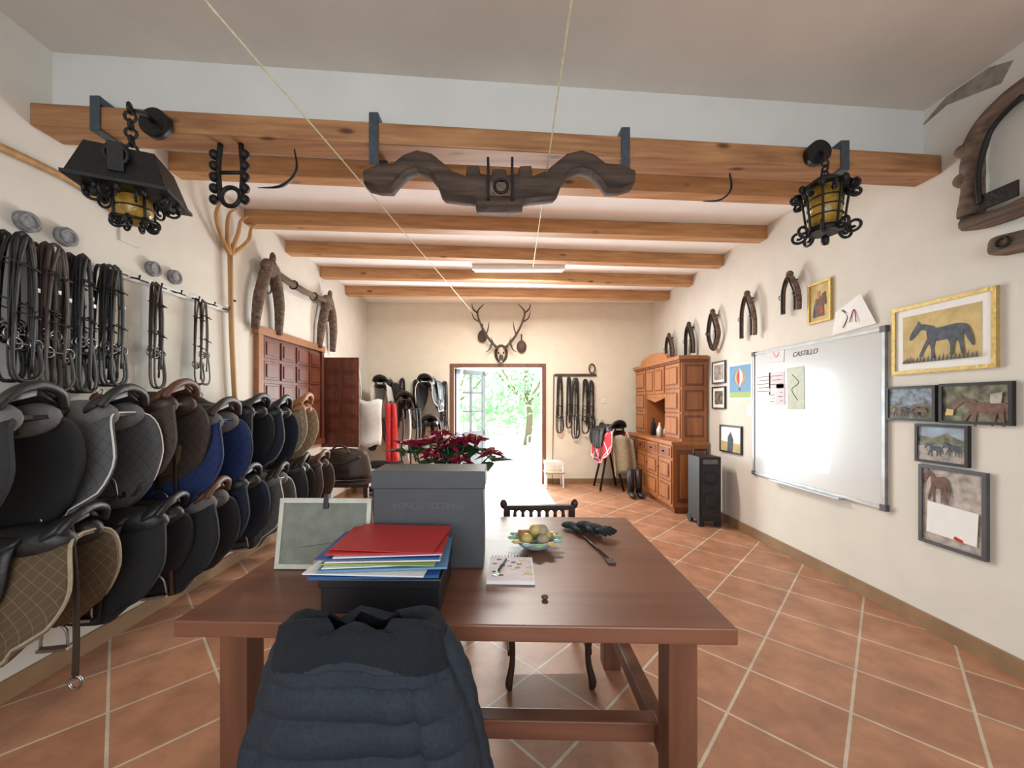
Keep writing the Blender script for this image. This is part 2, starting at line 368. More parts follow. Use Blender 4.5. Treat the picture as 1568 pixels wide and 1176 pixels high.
b.done()
# ---------------------------------------------------------------- fluorescent + strings
b=B('ceiling_tube_light'); b.box(-.37,.82,4.93,4.99,3.14,3.2,'paint_w'); b.cyl((-.34,4.96,3.125),(.79,4.96,3.125),.018,'tube'); b.done()
b=B('string'); P0=V3(-.77,1.0,2.46); P1=V3(-.42,6.78,2.93); d=(P0-P1)/5.78
b.tube([P1,P0+d*2.58],.0032,'rope',6); b.done()
b=B('string'); P0=V3(.183,1,2.46); P1=V3(.385,4.62,3.063); d=(P0-P1)/3.62
b.tube([P1,P0+d*2.58],.0032,'rope',6); b.done()
# ---------------------------------------------------------------- beam hardware
for x in (-2.05,-.68,.70,2.03):
    b=B('beam_strap'); y=yf(x); zb=2.80 if abs(x)>1 else 2.70
    b.box(x-.025,x+.025,y-.010,y-.0025,zb-.01,2.965,'steel'); b.box(x-.025,x+.025,y-.008,y+.09,2.925,2.965,'steel')
    if abs(x)<1: b.box(x-.025,x+.025,y+.158,y+.165,2.70,2.915,'steel')
    else: b.box(x-.025,x+.025,y-.008,y+.15,2.790,2.80,'steel')
    b.done(.002)
b=B('ox_yoke'); s=.003417
top=[(-210,268),(-190,258),(-165,256),(-148,243),(-128,236),(-106,241),(-88,255),(-72,268),(-52,276),(-50,260),(-32,260),(-29,272),(-12,274),(-10,264),(10,264)]
low=[(-210,290),(-190,296),(-170,297),(-160,284),(-146,270),(-128,264),(-110,269),(-98,284),(-92,302),(-86,308),(-60,311),(-38,314),(-36,326),(0,327)]
full=top+[(-x,y) for x,y in top[::-1]][1:]; lowf=low+[(-x,y) for x,y in low[::-1]][1:]
def interp(c,x):
    for i in range(len(c)-1):
        if c[i][0]<=x<=c[i+1][0] and c[i+1][0]>c[i][0]: t=(x-c[i][0])/(c[i+1][0]-c[i][0]); return c[i][1]*(1-t)+c[i+1][1]*t
    return c[-1][1]
xs=sorted(set([x for x,_ in full]+[x for x,_ in lowf]))
cols=[]
for x in xs:
    a=interp(full,x); c=interp(lowf,x); mid=(a+c)/2; h=(c-a)/2; ring=[]
    for k in range(12):
        an=2*math.pi*k/12; cy=math.copysign(abs(math.cos(an))**.5,math.cos(an)); cz=math.copysign(abs(math.sin(an))**.5,math.sin(an))
        p=V3(-.01+x*s,2.08+cy*.06,1.41+(631-(mid+cz*h))*s); p+=V3(0,1,1)*mnoise.noise(p*9)*.008
        ring.append(b.bm.verts.new(p))
    cols.append(ring)
for i in range(len(cols)-1):
    for k in range(12): b.face([cols[i][k],cols[i][(k+1)%12],cols[i+1][(k+1)%12],cols[i+1][k]],'oldwood',k%2==0)
b.face(cols[0],'oldwood'); b.face(cols[-1],'oldwood')
b.box(-.06,.05,2.01,2.15,2.50,2.57,'oldwood2'); b.torus((0,2.01,2.55),.035,.008,'iron','y')
b.box(-.075,-.062,2.005,2.15,2.48,2.70,'iron'); b.box(.052,.065,2.005,2.15,2.48,2.70,'iron')
b.done()
def scroll(b,c,ang,R,m='iron'):
    pts=[]
    for i in range(22):
        t=i/21; a=t*2*math.pi*1.35; r=R*(1-t*.75)
        u=R-r*math.cos(a); w=-r*math.sin(a)
        pts.append(Vector(c)+V3(math.cos(ang)*u,math.sin(ang)*u,w))
    b.tube(pts,.008,m,6)
def lanternA(x,y,z,s):
    b=B('iron_lantern',Matrix.Translation((x,y,z))@Matrix.Rotation(math.radians(24),4,'Z')@Matrix.Rotation(math.radians(6),4,'X')@Matrix.Scale(s,4))
    t,u=.15,.21
    b.hexa([(-u,-u,-.19),(u,-u,-.19),(u,u,-.19),(-u,u,-.19),(-t,-t,0),(t,-t,0),(t,t,0),(-t,t,0)],'iron')
    b.box(-u-.012,u+.012,-u-.012,u+.012,-.21,-.19,'iron')
    for k in range(4):
        a=math.radians(45+90*k); b.tube([(math.cos(a)*.1,math.sin(a)*.1,-.21),(math.cos(a)*.1,math.sin(a)*.1,-.35)],.008,'iron',6)
    b.ell((0,0,-.28),(.09,.09,.10),'amber',wob=.01)
    b.torus((0,0,-.35),.1,.008,'iron','z'); b.torus((0,0,-.28),.092,.006,'iron','z')
    for k in range(8):
        a=math.radians(45*k+22); scroll(b,(math.cos(a)*.13,math.sin(a)*.13,-.24),a,.045)
    for k in range(8):
        a=math.radians(45*k); scroll(b,(math.cos(a)*.05,math.sin(a)*.05,-.36),a,.038)
    for k in range(12):
        a=k/12*2*math.pi; b.ell((math.cos(a)*.205,math.sin(a)*.205,-.23),(.014,.014,.02),'iron',8,6)
    b.box(-.035,.035,-.21,-.13,-.15,0,'iron'); b.torus((0,-.20,-.06),.05,.01,'iron','y')
    b.cyl((0,0,0),(0,0,.03),.03,'iron')
    for k in range(6): b.torus((0,0,.055+k*.045),.027,.009,'iron','x' if k%2 else 'y',10)
    return b.done(.002)
def lanternB(x,y,z):
    b=B('iron_lantern',Matrix.Translation((x,y,z)))
    b.cyl((0,0,-.02),(0,0,.0),.13,'iron',8,r2=.10); b.cyl((0,0,0),(0,0,.05),.10,'iron',8,r2=.03)
    b.cyl((0,0,-.24),(0,0,-.02),.075,'amber',16); b.cyl((0,0,-.27),(0,0,-.24),.08,'iron',12)
    for k in range(8):
        a=k/8*2*math.pi; b.tube(cr([(math.cos(a)*.11,math.sin(a)*.11,-.02),(math.cos(a)*.095,math.sin(a)*.095,-.13),(math.cos(a)*.08,math.sin(a)*.08,-.26)],3),.006,'iron',6)
        scroll(b,(math.cos(a)*.08,math.sin(a)*.08,-.26),a,.04)
        b.ell((math.cos(a)*.13,math.sin(a)*.13,-.03),(.018,.018,.025),'iron',8,6)
        a+=.39; scroll(b,(math.cos(a)*.11,math.sin(a)*.11,-.06),a,.028)
    for z2 in (-.08,-.13,-.18): b.torus((0,0,z2),.079,.004,'iron','z')
    b.ell((0,0,-.31),(.02,.02,.03),'iron',10,8)
    for k in range(3): b.torus((0,0,.06+k*.032),.02,.006,'iron','x' if k%2 else 'y',10)
    return b.done()
LA=lanternA(-1.69,1.76,2.53,.78); LB=lanternB(1.83,2.17,2.645)
b=B('lantern_canopy'); b.cyl((-1.74,1.915,2.82),(-1.74,1.955,2.82),.07,'iron'); b.tube(cr([(-1.74,1.92,2.82),(-1.71,1.84,2.80),(-1.69,1.76,2.75)],4),.012,'iron'); b.done()
b=B('lantern_canopy'); b.cyl((1.83,2.20,2.86),(1.83,2.245,2.86),.065,'iron'); b.tube(cr([(1.83,2.20,2.85),(1.83,2.17,2.83),(1.83,2.17,2.78)],4),.012,'iron'); b.done()
b=B('iron_bell_bracket'); cx,cy=-1.45,2.06
for sx in (-.055,.055):
    b.tube(cr([(cx+sx,cy,2.803),(cx+sx*1.2,cy,2.65),(cx+sx,cy,2.5)],4),.014,'iron')
    for k in range(5): b.ell((cx+sx*1.5,cy-.01,2.74-k*.06),(.024,.024,.026),'iron',10,8)
b.tube([(cx-.06,cy,2.65),(cx+.06,cy,2.65)],.01,'iron'); b.torus((cx,cy,2.52),.05,.012,'iron'); b.done()
def sickle(x,y,z,sx,k=1):
    b=B('sickle')
    b.tube(cr([(x,y,z),(x+.01*k,y,z-.12*k),(x-.07*k,y,z-.20*k),(x-.20*k,y,z-.21*k)],6),[.007,.013,.013,.003],'iron',8,flat=.4)
    b.done()
sickle(-1.13,2.10,2.802,1); sickle(1.38,2.32,2.802,1,.8)
# ---------------------------------------------------------------- saddle
def saddle(X,name='saddle',lea='blk',pad='qblk',trim=None,seat=None,flapm=None,stir=True,L=.60,drop=0,panel=None,tw=.007):
    b=B(name,X); seat=seat or lea; flapm=flapm or lea
    def C(q):
        a=abs(q); return math.copysign(.14*math.tanh(a/.10)+.05*(a/.6)**2,q), -(a-.14*math.tanh(a/.14))*1.1
    def padf(u,v):
        q=(v-.5)*2; qq=q*L
        lat,z=C(qq); k=abs(q)
        uf=-.27+.10*k**6; ub=.25+.06*math.sin(k*math.pi)-.22*max(0,k-.55)**1.5*1.6
        f=uf+(ub-uf)*u
        zz=z-.03+.02*(2*u-1)**2
        if k>.8: zz+=(k-.8)*.35*(2*u-1)**4
        return (f,lat+.012*math.sin(k*9+u*5)*(1 if q>0 else -1)*k,zz)
    Vg=b.grid(padf,12,32,pad,.018)
    if trim:
        nu,nv=12,32
        bd=[Vg[i][0] for i in range(nu)]+[Vg[nu][j] for j in range(nv)]+[Vg[i][nv] for i in range(nu,0,-1)]+[Vg[0][j] for j in range(nv,0,-1)]
        b.tube(bd,tw,trim,6,closed=True)
    def seatf(u,v):
        x=-.25+.53*u; e=max(0,1-abs(2*u-1)**7)**.5
        w=(.07+.095*max(0,(u-.25))*1.3)*max(e,.05)
        th=(v-.5)*math.pi*1.1
        top=.035+.055*math.exp(-((u-.04)/.13)**2)+.10*max(0,(u-.5)*2)**2
        return (x, w*math.sin(th), top-.075*(1-math.cos(th))*(.4+e*.6)-(1-e)*.03)
    b.grid(seatf,18,14,seat,.03)
    b.tube(cr([(.25,-.135,.02),(.28,-.09,.085),(.287,0,.115),(.28,.09,.085),(.25,.135,.02)],4),[.018,.022,.018],seat)
    for sy in (-1,1):
        b.ell((.11,sy*.078,-.02),(.175,.065,.085),panel or lea,16,10)
        def flap(u,v,sy=sy):
            q=.06+.40*v; lat,z=C(q); lat+=.018+.016*math.sin(v*3)
            mid=-.05-.05*math.sin(v*2.6); hw=(.16+.045*math.sin(v*2.5))*(max(0,1-v**6))**.5+.003
            return (mid+hw*(2*u-1),sy*lat,z+.02)
        b.grid(flap,10,16,flapm,.01*sy)
        def skirt(u,v,sy=sy):
            q=.05+.14*v; lat,z=C(q); hw=.12*(max(0,1-v**5))**.5+.003
            return (-.01+hw*(2*u-1)*1.1,sy*(lat+.036),z+.03)
        b.grid(skirt,8,6,seat,.008*sy)
        b.tube(cr([(-.20,sy*.155,-.06),(-.245,sy*.18,-.15),(-.22,sy*.19,-.25)],4),[.012,.024,.012],flapm)
        if stir:
            zz=-.34-.06*random.random()-drop; sl=.215+.03*drop
            b.tube([(-.02,sy*.18,-.02),(-.02,sy*.21,-.16),(-.02,sy*sl,zz)],.014,lea,6,flat=.3,ref=(0,sy,0))
            b.tube(cr([(-.08,sy*sl,zz-.13),(-.07,sy*sl,zz-.04),(-.02,sy*sl,zz),(.03,sy*sl,zz-.04),(.04,sy*sl,zz-.13)],4),.007,'metal',6)
            b.box(-.085,.045,sy*sl-.02,sy*sl+.02,zz-.14,zz-.125,'metal')
        for k in (-.12,.06): b.tube([(k,sy*.178,-.1),(k,sy*.205,-.52)],.012,lea,6,flat=.3,ref=(0,sy,0))
    b.torus((-.2,0,.09),.02,.005,'metal','x',12)
    b.tube([(-.30,0,-.08),(.18,0,-.08)],.016,'iron',8); b.tube([(-.30,0,-.28),(.1,0,-.08)],.01,'iron',8)
    b.box(-.305,-.295,-.03,.03,-.32,-.02,'iron')
    return b.done()
Rl=lambda x,y,z,a=0,s=1,t=0: Matrix.Translation((x,y,z))@Matrix.Rotation(a,4,'Z')@Matrix.Rotation(t,4,'Y')@Matrix.Scale(s,4)
row=[(1.44,1.36,.90,'blk','qblk',None,{'panel':'grey'}),(1.79,1.36,.92,'blk','qgrey','white',{'panel':'grey','tw':.004}),(2.12,1.41,.92,'brk','qbrown',None,{'flapm':'khaki','seat':'brn'}),(2.44,1.30,1.0,'brk','qblue','blue',{'flapm':'khaki','panel':'grey'}),(2.80,1.38,.93,'blk','qblk',None,{}),(3.10,1.34,.95,'blk','qnavy','grey',{'tw':.004}),(3.45,1.38,.95,'brk','qcream','cream',{'seat':'tan','flapm':'khaki','panel':'tan'})]
for y,z,s_,l,p,t,kw in row:
    saddle(Rl(XL+.35,y,z,.16+random.uniform(-.16,.12),s_,random.uniform(-.12,.06)),lea=l,pad=p,trim=t,**kw)
row=[(1.60,.87,.88,'blk','qbrownc','cream',{'drop':.15}),(2.02,.83,.92,'blk','qblk',None,{}),(2.36,.81,.95,'brn','qblk',None,{'flapm':'brn','panel':'grey'}),(2.72,.85,.90,'blk','qnavy',None,{}),(3.06,.80,.93,'brk','qgrey','white',{'tw':.004,'panel':'grey'}),(3.42,.83,.93,'blk','qblk',None,{}),(3.80,.82,.95,'brk','qbrown',None,{'seat':'brn'})]
for y,z,s_,l,p,t,kw in row:
    saddle(Rl(XL+.35,y,z,.16+random.uniform(-.16,.12),s_,random.uniform(-.12,.08)),lea=l,pad=p,trim=t,**kw)
b=B('hanging_girth_strap'); b.tube(cr([(-1.80,1.60,.93),(-1.76,1.585,.70),(-1.77,1.60,.45),(-1.775,1.60,.27)],5),.016,'brk',8,flat=.4,ref=(0,1,0)); b.torus((-1.775,1.60,.25),.028,.006,'metal','y',14); b.done()
A=-math.pi/2
for x,z,l,p,t in ((-1.94,1.76,'blk','qwhite','white'),(-1.20,1.78,'blk','qblk','white'),(-1.58,1.5,'brk','qbrown',None),(-2.0,1.12,'brk','qblk',None),(-1.18,1.12,'blk','qblk',None)):
    saddle(Rl(x,YF-.33,z,A+random.uniform(-.2,.2),.93),lea=l,pad=p,trim=t)
b=B('saddle_blanket_stack')
for k in range(7):
    zt=.0+.07*k; m=['grey','blk2','cream','blue','brn','white','blk2'][k]; o=random.uniform(-.03,.03)
    b.grid(lambda u,v:(-1.85+o+(.28+.02*math.sin(k))*math.copysign(abs(math.cos(u*2*math.pi))**.35,math.cos(u*2*math.pi))*(max(.0,1-abs(2*v-1)**4))**.25,6.1+.22*math.copysign(abs(math.sin(u*2*math.pi))**.35,math.sin(u*2*math.pi))*(max(.0,1-abs(2*v-1)**4))**.25,zt+.068*v+.001),36,8,m)
b.done()
# ---------------------------------------------------------------- bridles
b=B('bridle_rack_board'); b.box(XL,XL+.02,1.5,3.3,2.19,2.235,'paint_w')
for k in range(9): b.tube([(XL+.02,1.95+k*.16,2.21),(XL+.07,1.95+k*.16,2.2),(XL+.075,1.95+k*.16,2.225)],.006,'iron',6)
for y in (2.36,2.46,2.50,2.64,2.72,2.80,3.02,3.12): b.box(XL+.02,XL+.0205,y,y+.05,2.208,2.218,'ink')
b.done()
for y,z in ((1.90,2.31),(2.07,2.31),(2.59,2.32),(2.76,2.32)):
    b=B('wall_hook_disc'); b.cyl((XL,y,z),(XL+.03,y,z),.05,'disc',24); b.torus((XL+.032,y,z),.035,.006,'disc','x'); b.done()
def bridle(X,L=.68,seed=0,lea='blk',dense=1):
    rnd=random.Random(seed); b=B('bridle',X)
    for k in range(dense+1):
        w=rnd.uniform(.025,.05); o=.028+.020*k; l1=L*rnd.uniform(.62,.8); sh=rnd.uniform(-.02,.02)
        pts=cr([(o,sh,0),(o+.01,sh+w*.7,-.04),(o+.012,sh+w*.9,-l1*.3),(o+.012,sh+w,-l1*.7),(o+.01,sh+w*.9,-l1),(o,sh+w*.3,-l1-.03),(o,sh-w*.3,-l1-.03),(o+.01,sh-w*.9,-l1),(o+.012,sh-w,-l1*.7),(o+.012,sh-w*.9,-l1*.3),(o+.01,sh-w*.7,-.04)],3,True)
        b.tube(pts,.0105,lea,6,closed=True,flat=.28,ref=(1,0,0))
        for zz in (-l1*.28,-l1*.72):
            b.tube(cr([(o,sh-w,zz),(o+.05,sh-w*.4,zz-.02),(o+.055,sh+w*.4,zz-.03),(o,sh+w,zz)],5),.0095,lea,6,flat=.4)
        for sy in (-1,1): b.torus((o+.015,sh+sy*w,-l1-.01),.026,.004,'metal','x',14)
        b.tube([(o+.015,sh-w,-l1-.01),(o+.015,sh+w,-l1-.01)],.0055,'metal',6)
        b.tube(cr([(o+.02,sh+w,-l1),(o+.025,sh+w+.015,-L*.97),(o+.03,sh,-L*1.05),(o+.025,sh-w-.015,-L*.95),(o+.02,sh-w*.8,-l1*.4),(o+.02,sh,-.01)],5),.0085,lea,6,flat=.3,ref=(1,0,0))
        b.tube(cr([(o+.02,sh+.01,-.02),(o+.03,sh+w*.6,-L*.4),(o+.025,sh+w*.3,-L*(.85+.2*rnd.random()))],5),.0085,lea,6,flat=.3,ref=(1,0,0))
        if k%2==0: b.box(o+.014,o+.022,sh+w-.009,sh+w+.009,-l1*.5-.01,-l1*.5+.01,'metal')
    return b.done()
for i,(y,L,dn) in enumerate(((1.80,.66,4),(1.92,.70,4),(2.07,.70,4),(2.22,.66,4),(2.56,.66,2),(2.94,.62,1))):
    bridle(Matrix.Translation((XL+.01,y,2.21)),L,i+3,'blk' if i in(0,2,3) else 'brk',dn)
for i,x in enumerate((1.02,1.18,1.32,1.47,1.60)):
    bridle(Matrix.Translation((x,YF-.01,1.90-.02*i))@Matrix.Rotation(-math.pi/2,4,'Z'),(.95,.85,1.0,.9,.8)[i],i+20,'blk',1)
for i,x in enumerate((-1.72,-1.5,-1.0)):
    bridle(Matrix.Translation((x,YF-.01,1.86-.03*i))@Matrix.Rotation(-math.pi/2,4,'Z'),(.7,.8,.9)[i],i+40,'blk',1)
b=B('bridle_rail'); b.box(.95,1.68,YF-.03,YF,1.90,1.94,'oldwood'); b.done()
b=B('riding_whip'); b.tube([(.93,YF-.03,1.93),(.90,YF-.05,.0)],[.009,.004],'blk'); b.done()
b=B('horse_halter'); b.torus((1.60,YF-.04,2.03),.05,.012,'brk','y',sy=1.6); b.done()
# ---------------------------------------------------------------- left wall tools
b=B('wooden_hay_fork')
x=XL+.045
b.tube(cr([(x,3.34,1.42),(x,3.30,2.0),(x,3.28,2.72)],4),.02,'forkwood')
for k,(a,c) in enumerate(((-.20,-.17),(-.075,-.03),(.06,.1),(.2,.24))):
    b.tube(cr([(x,3.28,2.68),(x+.01,3.28+a*.55,2.78),(x+.03,3.28+a,2.9),(x+.05,3.28+a*1.0,3.0),(x+.08,3.28+c,3.06)],5),[.019,.016,.008],'forkwood')
b.torus((x,3.28,2.76),.06,.012,'forkwood','x',12,sx=1.2,sy=.35)
b.torus((x,3.31,2.3),.024,.005,'iron','z',12); b.done()
b=B('wooden_rake_handle'); b.tube(cr([(XL+.022,.9,2.62),(XL+.022,1.6,2.60),(XL+.022,2.1,2.62),(XL+.022,2.42,2.54)],5),[.02,.02,.012],'forkwood'); b.done()
b=B('harness_yoke'); x=XL+.06
for y0 in (3.78,5.05):
    for sg in (-1,1):
        b.tube(cr([(x,y0+sg*.19,2.12),(x+.02,y0+sg*.17,2.4),(x+.03,y0+sg*.10,2.62),(x+.02,y0+sg*.02,2.80)],4),[.035,.05,.055,.05],'oldwood2',10)
    b.ell((x+.03,y0,2.74),(.05,.15,.09),'oldwood2',wob=.02); b.ell((x+.04,y0+.02,2.85),(.03,.03,.06),'oldwood2')
    b.torus((x+.02,y0-.03,2.55),.06,.008,'iron','x')
b.tube(cr([(x+.02,3.8,2.74),(x+.04,4.4,2.70),(x+.02,5.05,2.76)],4),.035,'oldwood2')
for y0 in (4.2,4.65): b.torus((x+.03,y0,2.71),.045,.008,'iron','y')
b.done()
b=B('wooden_wall_cupboard'); x=XL
b.box(x,x+.05,3.66,3.74,.95,2.14,'tan'); b.box(x,x+.05,4.96,5.02,.95,2.14,'redwood'); b.box(x,x+.06,3.64,5.03,2.08,2.16,'tan'); b.box(x,x+.06,3.64,5.03,.9,.97,'redwood')
b.box(x,x+.02,3.74,4.96,.97,2.08,'redwood')
def panels(b,u0,u1,z0,z1,nc,nr,f):
    dw=(u1-u0)/nc; dz=(z1-z0)/nr
    for i in range(nc):
        for j in range(nr):
            f(u0+i*dw+.022,u0+(i+1)*dw-.022,z0+j*dz+.018,z0+(j+1)*dz-.018)
def fp(u0,u1,z0,z1):
    b.box(x+.02,x+.034,u0,u1,z0,z1,'redwood'); b.box(x+.034,x+.044,u0+.03,u1-.03,z0+.025,z1-.025,'redwood')
panels(b,3.75,4.35,.98,2.07,2,5,fp); panels(b,4.36,4.95,.98,2.07,2,5,fp)
b.done(.004)
b=B('cupboard_open_leaf')
b.box(XL+.0,-1.87,5.045,5.07,.84,2.02,'redwood')
def fp2(u0,u1,z0,z1):
    b.box(u0,u1,5.033,5.045,z0,z1,'redwood'); b.box(u0+.03,u1-.03,5.021,5.033,z0+.025,z1-.025,'redwood')
panels(b,XL+.03,-1.88,.86,2.0,2,6,fp2); b.done(.003)
b=B('light_switch_plate'); b.box(XL,XL+.01,2.37,2.50,2.42,2.54,'wall'); b.done(.003)
b=B('white_feed_bag')
b.grid(lambda u,v:(-1.83+ (u-.5)*.34*(1-.1*v),5.33-.06*math.sin(u*math.pi)-.02*math.sin(v*7),1.45-.62*v+.02*math.sin(u*9)),8,10,'white',.05)
b.tube(cr([(-1.95,5.3,1.44),(-1.9,5.2,1.6),(-1.89,5.09,1.9)],3),.008,'white'); b.done()
b=B('red_rug')
b.grid(lambda u,v:(-1.70+u*.16+.03*v,5.60+.03*math.sin(u*12+v*2),1.42-.85*v),10,8,'red',.02); b.tube([(-1.62,5.60,.0),(-1.62,5.61,1.45)],.015,'iron'); b.cyl((-1.62,5.61,0),(-1.62,5.61,.02),.10,'iron'); b.done()
b=B('bridle_stand'); b.tube([(-1.34,5.7,0),(-1.34,5.7,1.35)],.015,'iron'); b.cyl((-1.34,5.7,0),(-1.34,5.7,.02),.12,'iron')
b.tube([(-1.48,5.7,1.33),(-1.20,5.7,1.33)],.012,'iron')
for xx in (-1.46,-1.36,-1.26,-1.21): b.tube(cr([(xx,5.69,1.33),(xx+.02,5.66,1.0),(xx-.02,5.68,.7),(xx,5.69,.55)],4),.014,'white' if xx==-1.36 else 'blk',6)
b.done()
b=B('saddle_stand_bench')
b.box(-2.25,-1.5,4.35,4.8,.46,.5,'darkchair')
for xx in (-2.2,-1.58):
    for yy in (4.4,4.72): b.box(xx,xx+.05,yy,yy+.05,0,.46,'darkchair')
b.done(.004)
b=B('black_leather_bag')
b.grid(lambda u,v:(-1.86+.35*math.cos(u*2*math.pi)*(1-.25*v)*(max(0,1-(abs(2*v-1))**6))**.3,4.56+.16*math.sin(u*2*math.pi)*(1-.4*v)*(max(0,1-(abs(2*v-1))**6))**.3,.502+.38*v+.012*math.sin(u*20)*v),28,12,'brk')
b.torus((-1.86,4.44,.83),.1,.012,'brk','y',16,0,180); b.box(-2.05,-1.75,4.385,4.4,.6,.66,'blk')
b.tube(cr([(-2.1,4.42,.80),(-1.86,4.37,.72),(-1.62,4.42,.80)],5),.014,'blk'); b.done()
# ---------------------------------------------------------------- antlers
b=B('deer_antler_trophy'); cx=0
b.ell((cx,6.70,2.28),(.07,.09,.12),'bone',16,12,wob=.008,seed=3); b.ell((cx,6.64,2.20),(.04,.07,.07),'antler')
b.ell((cx,6.775,2.30),(.12,.022,.16),'oldwood')
for sx in (-1,1):
    b.ell((cx+sx*.04,6.635,2.29),(.018,.015,.02),'iron',10,8)
    W=lambda *p:[(cx+sx*q[0],q[1],q[2]) for q in p]
    b.tube(cr(W((.04,6.7,2.36),(.14,6.66,2.45),(.26,6.6,2.60),(.36,6.55,2.80),(.40,6.55,2.98),(.30,6.6,3.12)),6),[.028,.024,.02,.016,.006],'antler')
    for p in (((.10,6.68,2.42),(.12,6.52,2.42),(.17,6.42,2.52)),((.26,6.6,2.60),(.22,6.48,2.68),(.2,6.4,2.78)),((.36,6.55,2.80),(.46,6.5,2.86),(.5,6.5,2.99)),((.40,6.55,2.96),(.48,6.55,3.03),(.50,6.55,3.12)),((.16,6.66,2.47),(.20,6.66,2.36),(.26,6.6,2.30))):
        b.tube(cr(W(*p),5),[.016,.012,.004],'antler')
b.done()
for xx,zz in ((-.33,2.60),(.36,2.42)):
    b=B('hoof_wall_ornament'); b.ell((xx,YF-.045,zz),(.085,.04,.11),'antler',wob=.008); b.tube([(xx,YF-.03,zz+.1),(xx,YF-.02,zz+.22)],.012,'antler'); b.done()
b=B('socket_plate'); b.box(1.78,1.85,YF-.01,YF,1.42,1.50,'paint_w'); b.done(.002)
b=B('junction_box'); b.box(.92,.99,YF-.01,YF,2.46,2.54,'wallf'); b.done(.002)
b=B('intercom_box'); b.box(1.5,1.62,YF-.03,YF,1.02,1.1,'grey'); b.done(.002)
saddle(Rl(1.78,6.33,1.02,A+.3,1.02),name='saddle_with_blanket',lea='blk',pad='qred',trim='white',L=.62)
b=B('grey_horse_rug')
b.grid(lambda u,v:(1.90+.08*math.sin(v*1.2)+(u-.5)*.36,6.02+.04*math.sin(u*9)+.04*v,.93-.6*v-.15*abs(u-.4)),12,10,'cream',.02); b.done()
b=B('floor_saddle_stand')
for xx in (1.60,1.98): b.tube([(xx,6.2,0),(1.78,6.3,.9)],.018,'iron'); b.tube([(xx,6.62,0),(1.78,6.5,.9)],.018,'iron')
b.tube([(1.78,6.1,.93),(1.78,6.7,.93)],.02,'iron'); b.done()
b=B('small_white_stool')
for xx in (.76,1.04):
    for yy in (6.42,6.66): b.box(xx-.012,xx+.012,yy-.012,yy+.012,0,.44,'paint_w')
b.box(.74,1.06,6.40,6.68,.24,.265,'cream'); b.box(.74,1.06,6.65,6.67,.38,.44,'paint_w'); b.box(.74,1.06,6.41,6.43,.38,.44,'paint_w')
for xx in (.83,.90,.97): b.box(xx-.008,xx+.008,6.655,6.67,.26,.4,'paint_w')
b.done(.002)
b=B('black_boots')
for xx in (1.96,2.08):
    b.cyl((xx,5.80,.05),(xx,5.82,.42),.045,'blk',r2=.055); b.ell((xx,5.74,.045),(.045,.11,.045),'blk')
b.done()
# ---------------------------------------------------------------- dresser
b=B('pine_dresser')
y0,y1=4.92,6.60; XW=XR-.02; xl=2.20; xu=2.32
b.box(xl,XW,y0,y1,.08,.88,'pine'); b.box(xl+.03,XW,y0+.02,y1-.02,0,.08,'pined'); b.box(xl-.03,XW,y0-.03,y1+.03,.88,.925,'pine')
def fl(x,u0,u1,z0,z1):
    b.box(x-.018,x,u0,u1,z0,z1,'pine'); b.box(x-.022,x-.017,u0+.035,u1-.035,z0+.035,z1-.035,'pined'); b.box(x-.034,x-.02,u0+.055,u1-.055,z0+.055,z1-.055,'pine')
n=4; dw=(y1-y0)/n
for i in range(n):
    a=y0+i*dw+.02; c=y0+(i+1)*dw-.02
    fl(xl,a,c,.12,.40); fl(xl,a,c,.41,.68)
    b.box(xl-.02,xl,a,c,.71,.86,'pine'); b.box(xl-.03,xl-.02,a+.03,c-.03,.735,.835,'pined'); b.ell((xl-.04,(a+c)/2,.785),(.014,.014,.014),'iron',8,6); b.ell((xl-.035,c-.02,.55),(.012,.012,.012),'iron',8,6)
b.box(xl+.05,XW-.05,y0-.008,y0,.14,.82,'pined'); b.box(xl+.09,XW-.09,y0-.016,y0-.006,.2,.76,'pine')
n0,n1=5.42,6.12
b.box(xu,XW,y0+.02,n0,.925,1.98,'pine'); b.box(xu,XW,n1,y1-.02,.925,1.98,'pine'); b.box(XW-.03,XW,n0,n1,.925,1.98,'pined'); b.box(xu,XW,n0,n1,1.50,1.98,'pine')
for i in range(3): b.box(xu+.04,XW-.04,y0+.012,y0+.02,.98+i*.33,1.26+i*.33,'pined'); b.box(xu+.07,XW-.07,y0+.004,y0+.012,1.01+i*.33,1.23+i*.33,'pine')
for a,c in ((y0+.04,n0-.02),(n1+.02,y1-.04)):
    fl(xu,a,c,.96,1.28); fl(xu,a,c,1.30,1.6); fl(xu,a,c,1.62,1.94)
for a,c in ((n0+.02,(n0+n1)/2-.01),((n0+n1)/2+.01,n1-.02)): fl(xu,a,c,1.56,1.94)
b.box(xu-.05,XW,y0-.02,y1+.02,1.98,2.03,'pine'); b.box(xu-.03,XW,y0,y1,1.95,1.98,'pined')
arch=[V3(xu-.045,n0-.15,2.03),V3(xu-.045,n1+.15,2.03)]+[V3(xu-.045,(n0+n1)/2+.5*math.cos(t),2.03+.13*math.sin(t)) for t in [math.pi*k/14 for k in range(1,14)]]
b.prism(arch,(.06,0,0),'pine')
b.prism([V3(xu-.01,n0,1.50),V3(xu-.01,n1,1.50)]+[V3(xu-.01,(n0+n1)/2+.35*math.cos(t),1.5-.07+.065*abs(math.cos(t))) for t in [math.pi*k/10 for k in range(0,11)]],(.02,0,0),'pine')
b.done(.003)
for i,(yy,h,m,r) in enumerate(((5.6,.16,'glassb',.035),(5.72,.2,'paper',.03),(5.84,.15,'paint_w',.035),(5.95,.26,'blk2',.035),(5.5,.12,'cream',.03))):
    b=B('bottle'); xx=2.40-.04*(i%2); b.tube([(xx,yy,.926),(xx,yy,.93+h*.65),(xx,yy,.93+h*.78),(xx,yy,.93+h)],[r,r,r*.4,r*.4],m,14); b.done()
